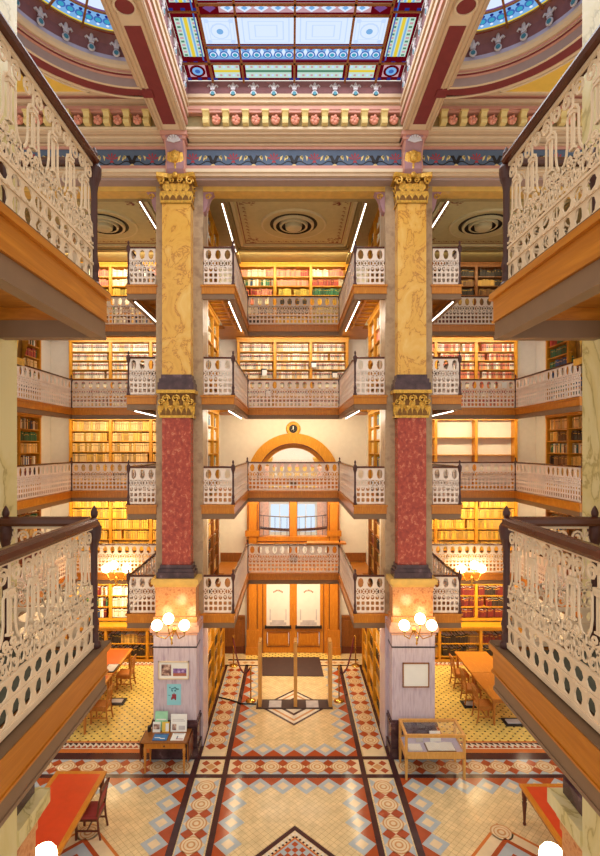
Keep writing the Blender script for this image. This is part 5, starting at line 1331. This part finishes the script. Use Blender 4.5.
def open_book(cx, cy, z, w_, d_, lab):
    t = thing('open_book', lab, 'book', (cx, cy, z))
    b = MB(); b.box(cx - w_/2, cx + w_/2, cy - d_/2, cy + d_/2, z, z + .015); b.build('cover', 'mahog', t)
    b = MB()
    for s in (-1, 1):
        pr_ = [(0, 0), (s*.2*w_, .02), (s*.47*w_, .01), (s*.47*w_, -.0), (0, -.0)]
        b.prism([(cx + a, z + .03 + c) for a, c in pr_], lambda p, e: (p[0], e, p[1]), cy - d_*.46, cy + d_*.46)
    b.build('pages', 'white', t)
open_book(3.35, 11.5, zb + .002, .66, .34, 'open old book with white pages inside the display case')
b = MB(); b.box(2.62, 2.92, 11.38, 11.62, zb + .002, zb + .03); tag(b.build('booklet', 'white'), 'white booklet at the pier-corridor end inside the display case', 'booklet')
b = MB(); b.prism([(11.75, zb), (11.78, zb), (11.85, zb + .2), (11.82, zb + .2)], lambda p, e: (e, p[0], p[1]), 3.2, 3.45); tag(b.build('caption_card', 'white'), 'white card standing at the back of the display case', 'card')
b = MB(); b.prism([(11.72, zb), (11.75, zb), (11.8, zb + .14), (11.77, zb + .14)], lambda p, e: (e, p[0], p[1]), 2.86, 3.02); tag(b.build('caption_card', 'grey'), 'small grey card standing in the display case', 'card')

# security gate
t = thing('security_gate', 'three-post oak security gate on dark base plate before the entrance', 'gate', (0, 14.6, 0))
b = MB(); b.box(-1.08, 1.12, 14.35, 14.86, .006, .03); b.box(-.72, -.36, 14.4, 14.78, .03, .036, 1); b.box(.36, .72, 14.4, 14.78, .03, .036, 1); b.build('base_plate', ['rubber', 'grey'], t)
for x in (-.98, .05, 1.06):
    b = MB(); b.box(x - .05, x + .05, 14.42, 14.8, .03, 1.86); b.box(x - .04, x + .04, 14.44, 14.78, 1.86, 1.9); b.build('gate_post', 'paleoak', t)
b = MB(); b.poly([(-1.18, 17.9, .008), (-1.14, 16.45, .008), (1.0, 16.4, .008), (.93, 17.9, .008)]); b.prism([(-1.18, 17.9), (-1.14, 16.45), (1.0, 16.4), (.93, 17.9)], lambda p, e: (p[0], p[1], e), .006, .018); tag(b.build('door_mat', 'rubber'), 'dark brown rubber mat on the floor inside the doors', 'mat')
ST = [(-2.06, 17.2, 'far brass rope stanchion beside the poster-pier side bookcase'), (2.14, 17.2, 'far brass rope stanchion beside the blank-sign-side bookcase'), (-1.27, 14.8, 'near brass rope stanchion at the poster side of the gate'), (1.34, 14.8, 'near brass rope stanchion at the blank-sign side of the gate')]
for x, y, lab in ST:
    t = thing('stanchion', lab, 'stanchion', (x, y, 0), 'brass rope stanchions')
    b = MB(); b.lathe([(.15, 0.006), (.15, .03), (.09, .06), (.025, .08)], (x, y, 0), 16); b.build('base', 'chrome', t, True)
    b = MB(); b.lathe([(.022, .07), (.022, .95), (.035, .96), (.035, 1.0), (.04, 1.03), (.02, 1.06)], (x, y, 0), 10); b.build('post', 'chrome', t, True)
for s in (-1, 1):
    a = Vector((s*2.08, 17.2, .98)); c = Vector((s*1.3, 14.8, .98)); b = MB()
    b.tube([tuple(a.lerp(c, k/12) - Vector((0, 0, .55*(1 - (2*k/12 - 1)**2)))) for k in range(13)], .025, 8); tag(b.build('velvet_rope', 'velvet'), f'dark red velvet rope sagging between stanchions on the {"poster" if s < 0 else "blank-sign"} side', 'rope')
b = MB(); b.tube([(-2.26, 15.0, .03), (-1.9, 14.85, .025), (-1.5, 14.62, .025), (-1.09, 14.6, .025)], .018, 6); tag(b.build('power_cable', 'black'), 'black cable on the tiles from gate base to side bookcase', 'cable')

# ------------------------------------------------------------------ lights
def area(name, loc, sx, sy, power, c=(1, .86, .62), rot=(0, 0, 0)):
    l = bpy.data.lights.new(name, 'AREA'); l.shape = 'RECTANGLE'; l.size = sx; l.size_y = sy; l.energy = power; l.color = c
    o = bpy.data.objects.new(name, l); COL.objects.link(o); o.location = loc; o.rotation_euler = rot; return o
WARM = (1, .80, .50); MILD = (1, .90, .74); COOL = (.93, .96, 1)
for lv in (1, 2, 3, 4):
    z = (ZL[lv + 1] - .16) if lv < 4 else ZC - .2
    w_ = {1: WARM, 2: WARM, 3: MILD, 4: (1, .84, .5)}[lv]
    p = {1: 80, 2: 52, 3: 46, 4: 72}[lv]
    area('case_light', (0, 16.95, z), 3.8, .08, p, w_, (math.radians(40), 0, 0))
    for s in (-1, 1): area('case_light', (s*5.9, 16.95, z), 4.2, .08, p*(.35 if (lv == 4 and s > 0) else 1.15), w_, (math.radians(40), 0, 0))
for s in (-1, 1):
    area('case_light', (s*5.9, 16.9, ZL[1] - .2), 4.2, .1, 120, WARM, (math.radians(20), 0, 0))
    for lv in (1, 2, 3, 4): area('case_light', (s*1.75, 14.5, (ZL[lv] - .38)), .06, 2.6, 22, WARM if lv < 3 else MILD, (0, s*math.radians(-40), 0))
area('case_light', (0, 16.9, ZL[1] - .16), 3.0, .1, 90, WARM, (math.radians(10), 0, 0))
area('lobby_fill', (0, 21.5, 8.5), 3, 3, 120, (1, .93, .8)); area('lobby_fill', (0, 19.4, 7.9), 2.4, .3, 90, (1, .92, .75), (math.radians(75), 0, 0))  # unseen lamps added to brighten the lobby behind lunette and transom
# daylight through the stained-glass roof
area('skylight_daylight', (0, YC, ZG - .12), 4.8, 6.6, 215, COOL)
wd = bpy.data.worlds.new('world'); sc.world = wd; wd.use_nodes = True
bg = wd.node_tree.nodes['Background']; bg.inputs['Color'].default_value = (1.0, .93, .82, 1); bg.inputs['Strength'].default_value = .8
vs = sc.view_settings; vs.view_transform = 'Standard'; vs.look = 'None'; vs.exposure = 0.33; vs.gamma = 1.0; vs.use_curve_mapping = False
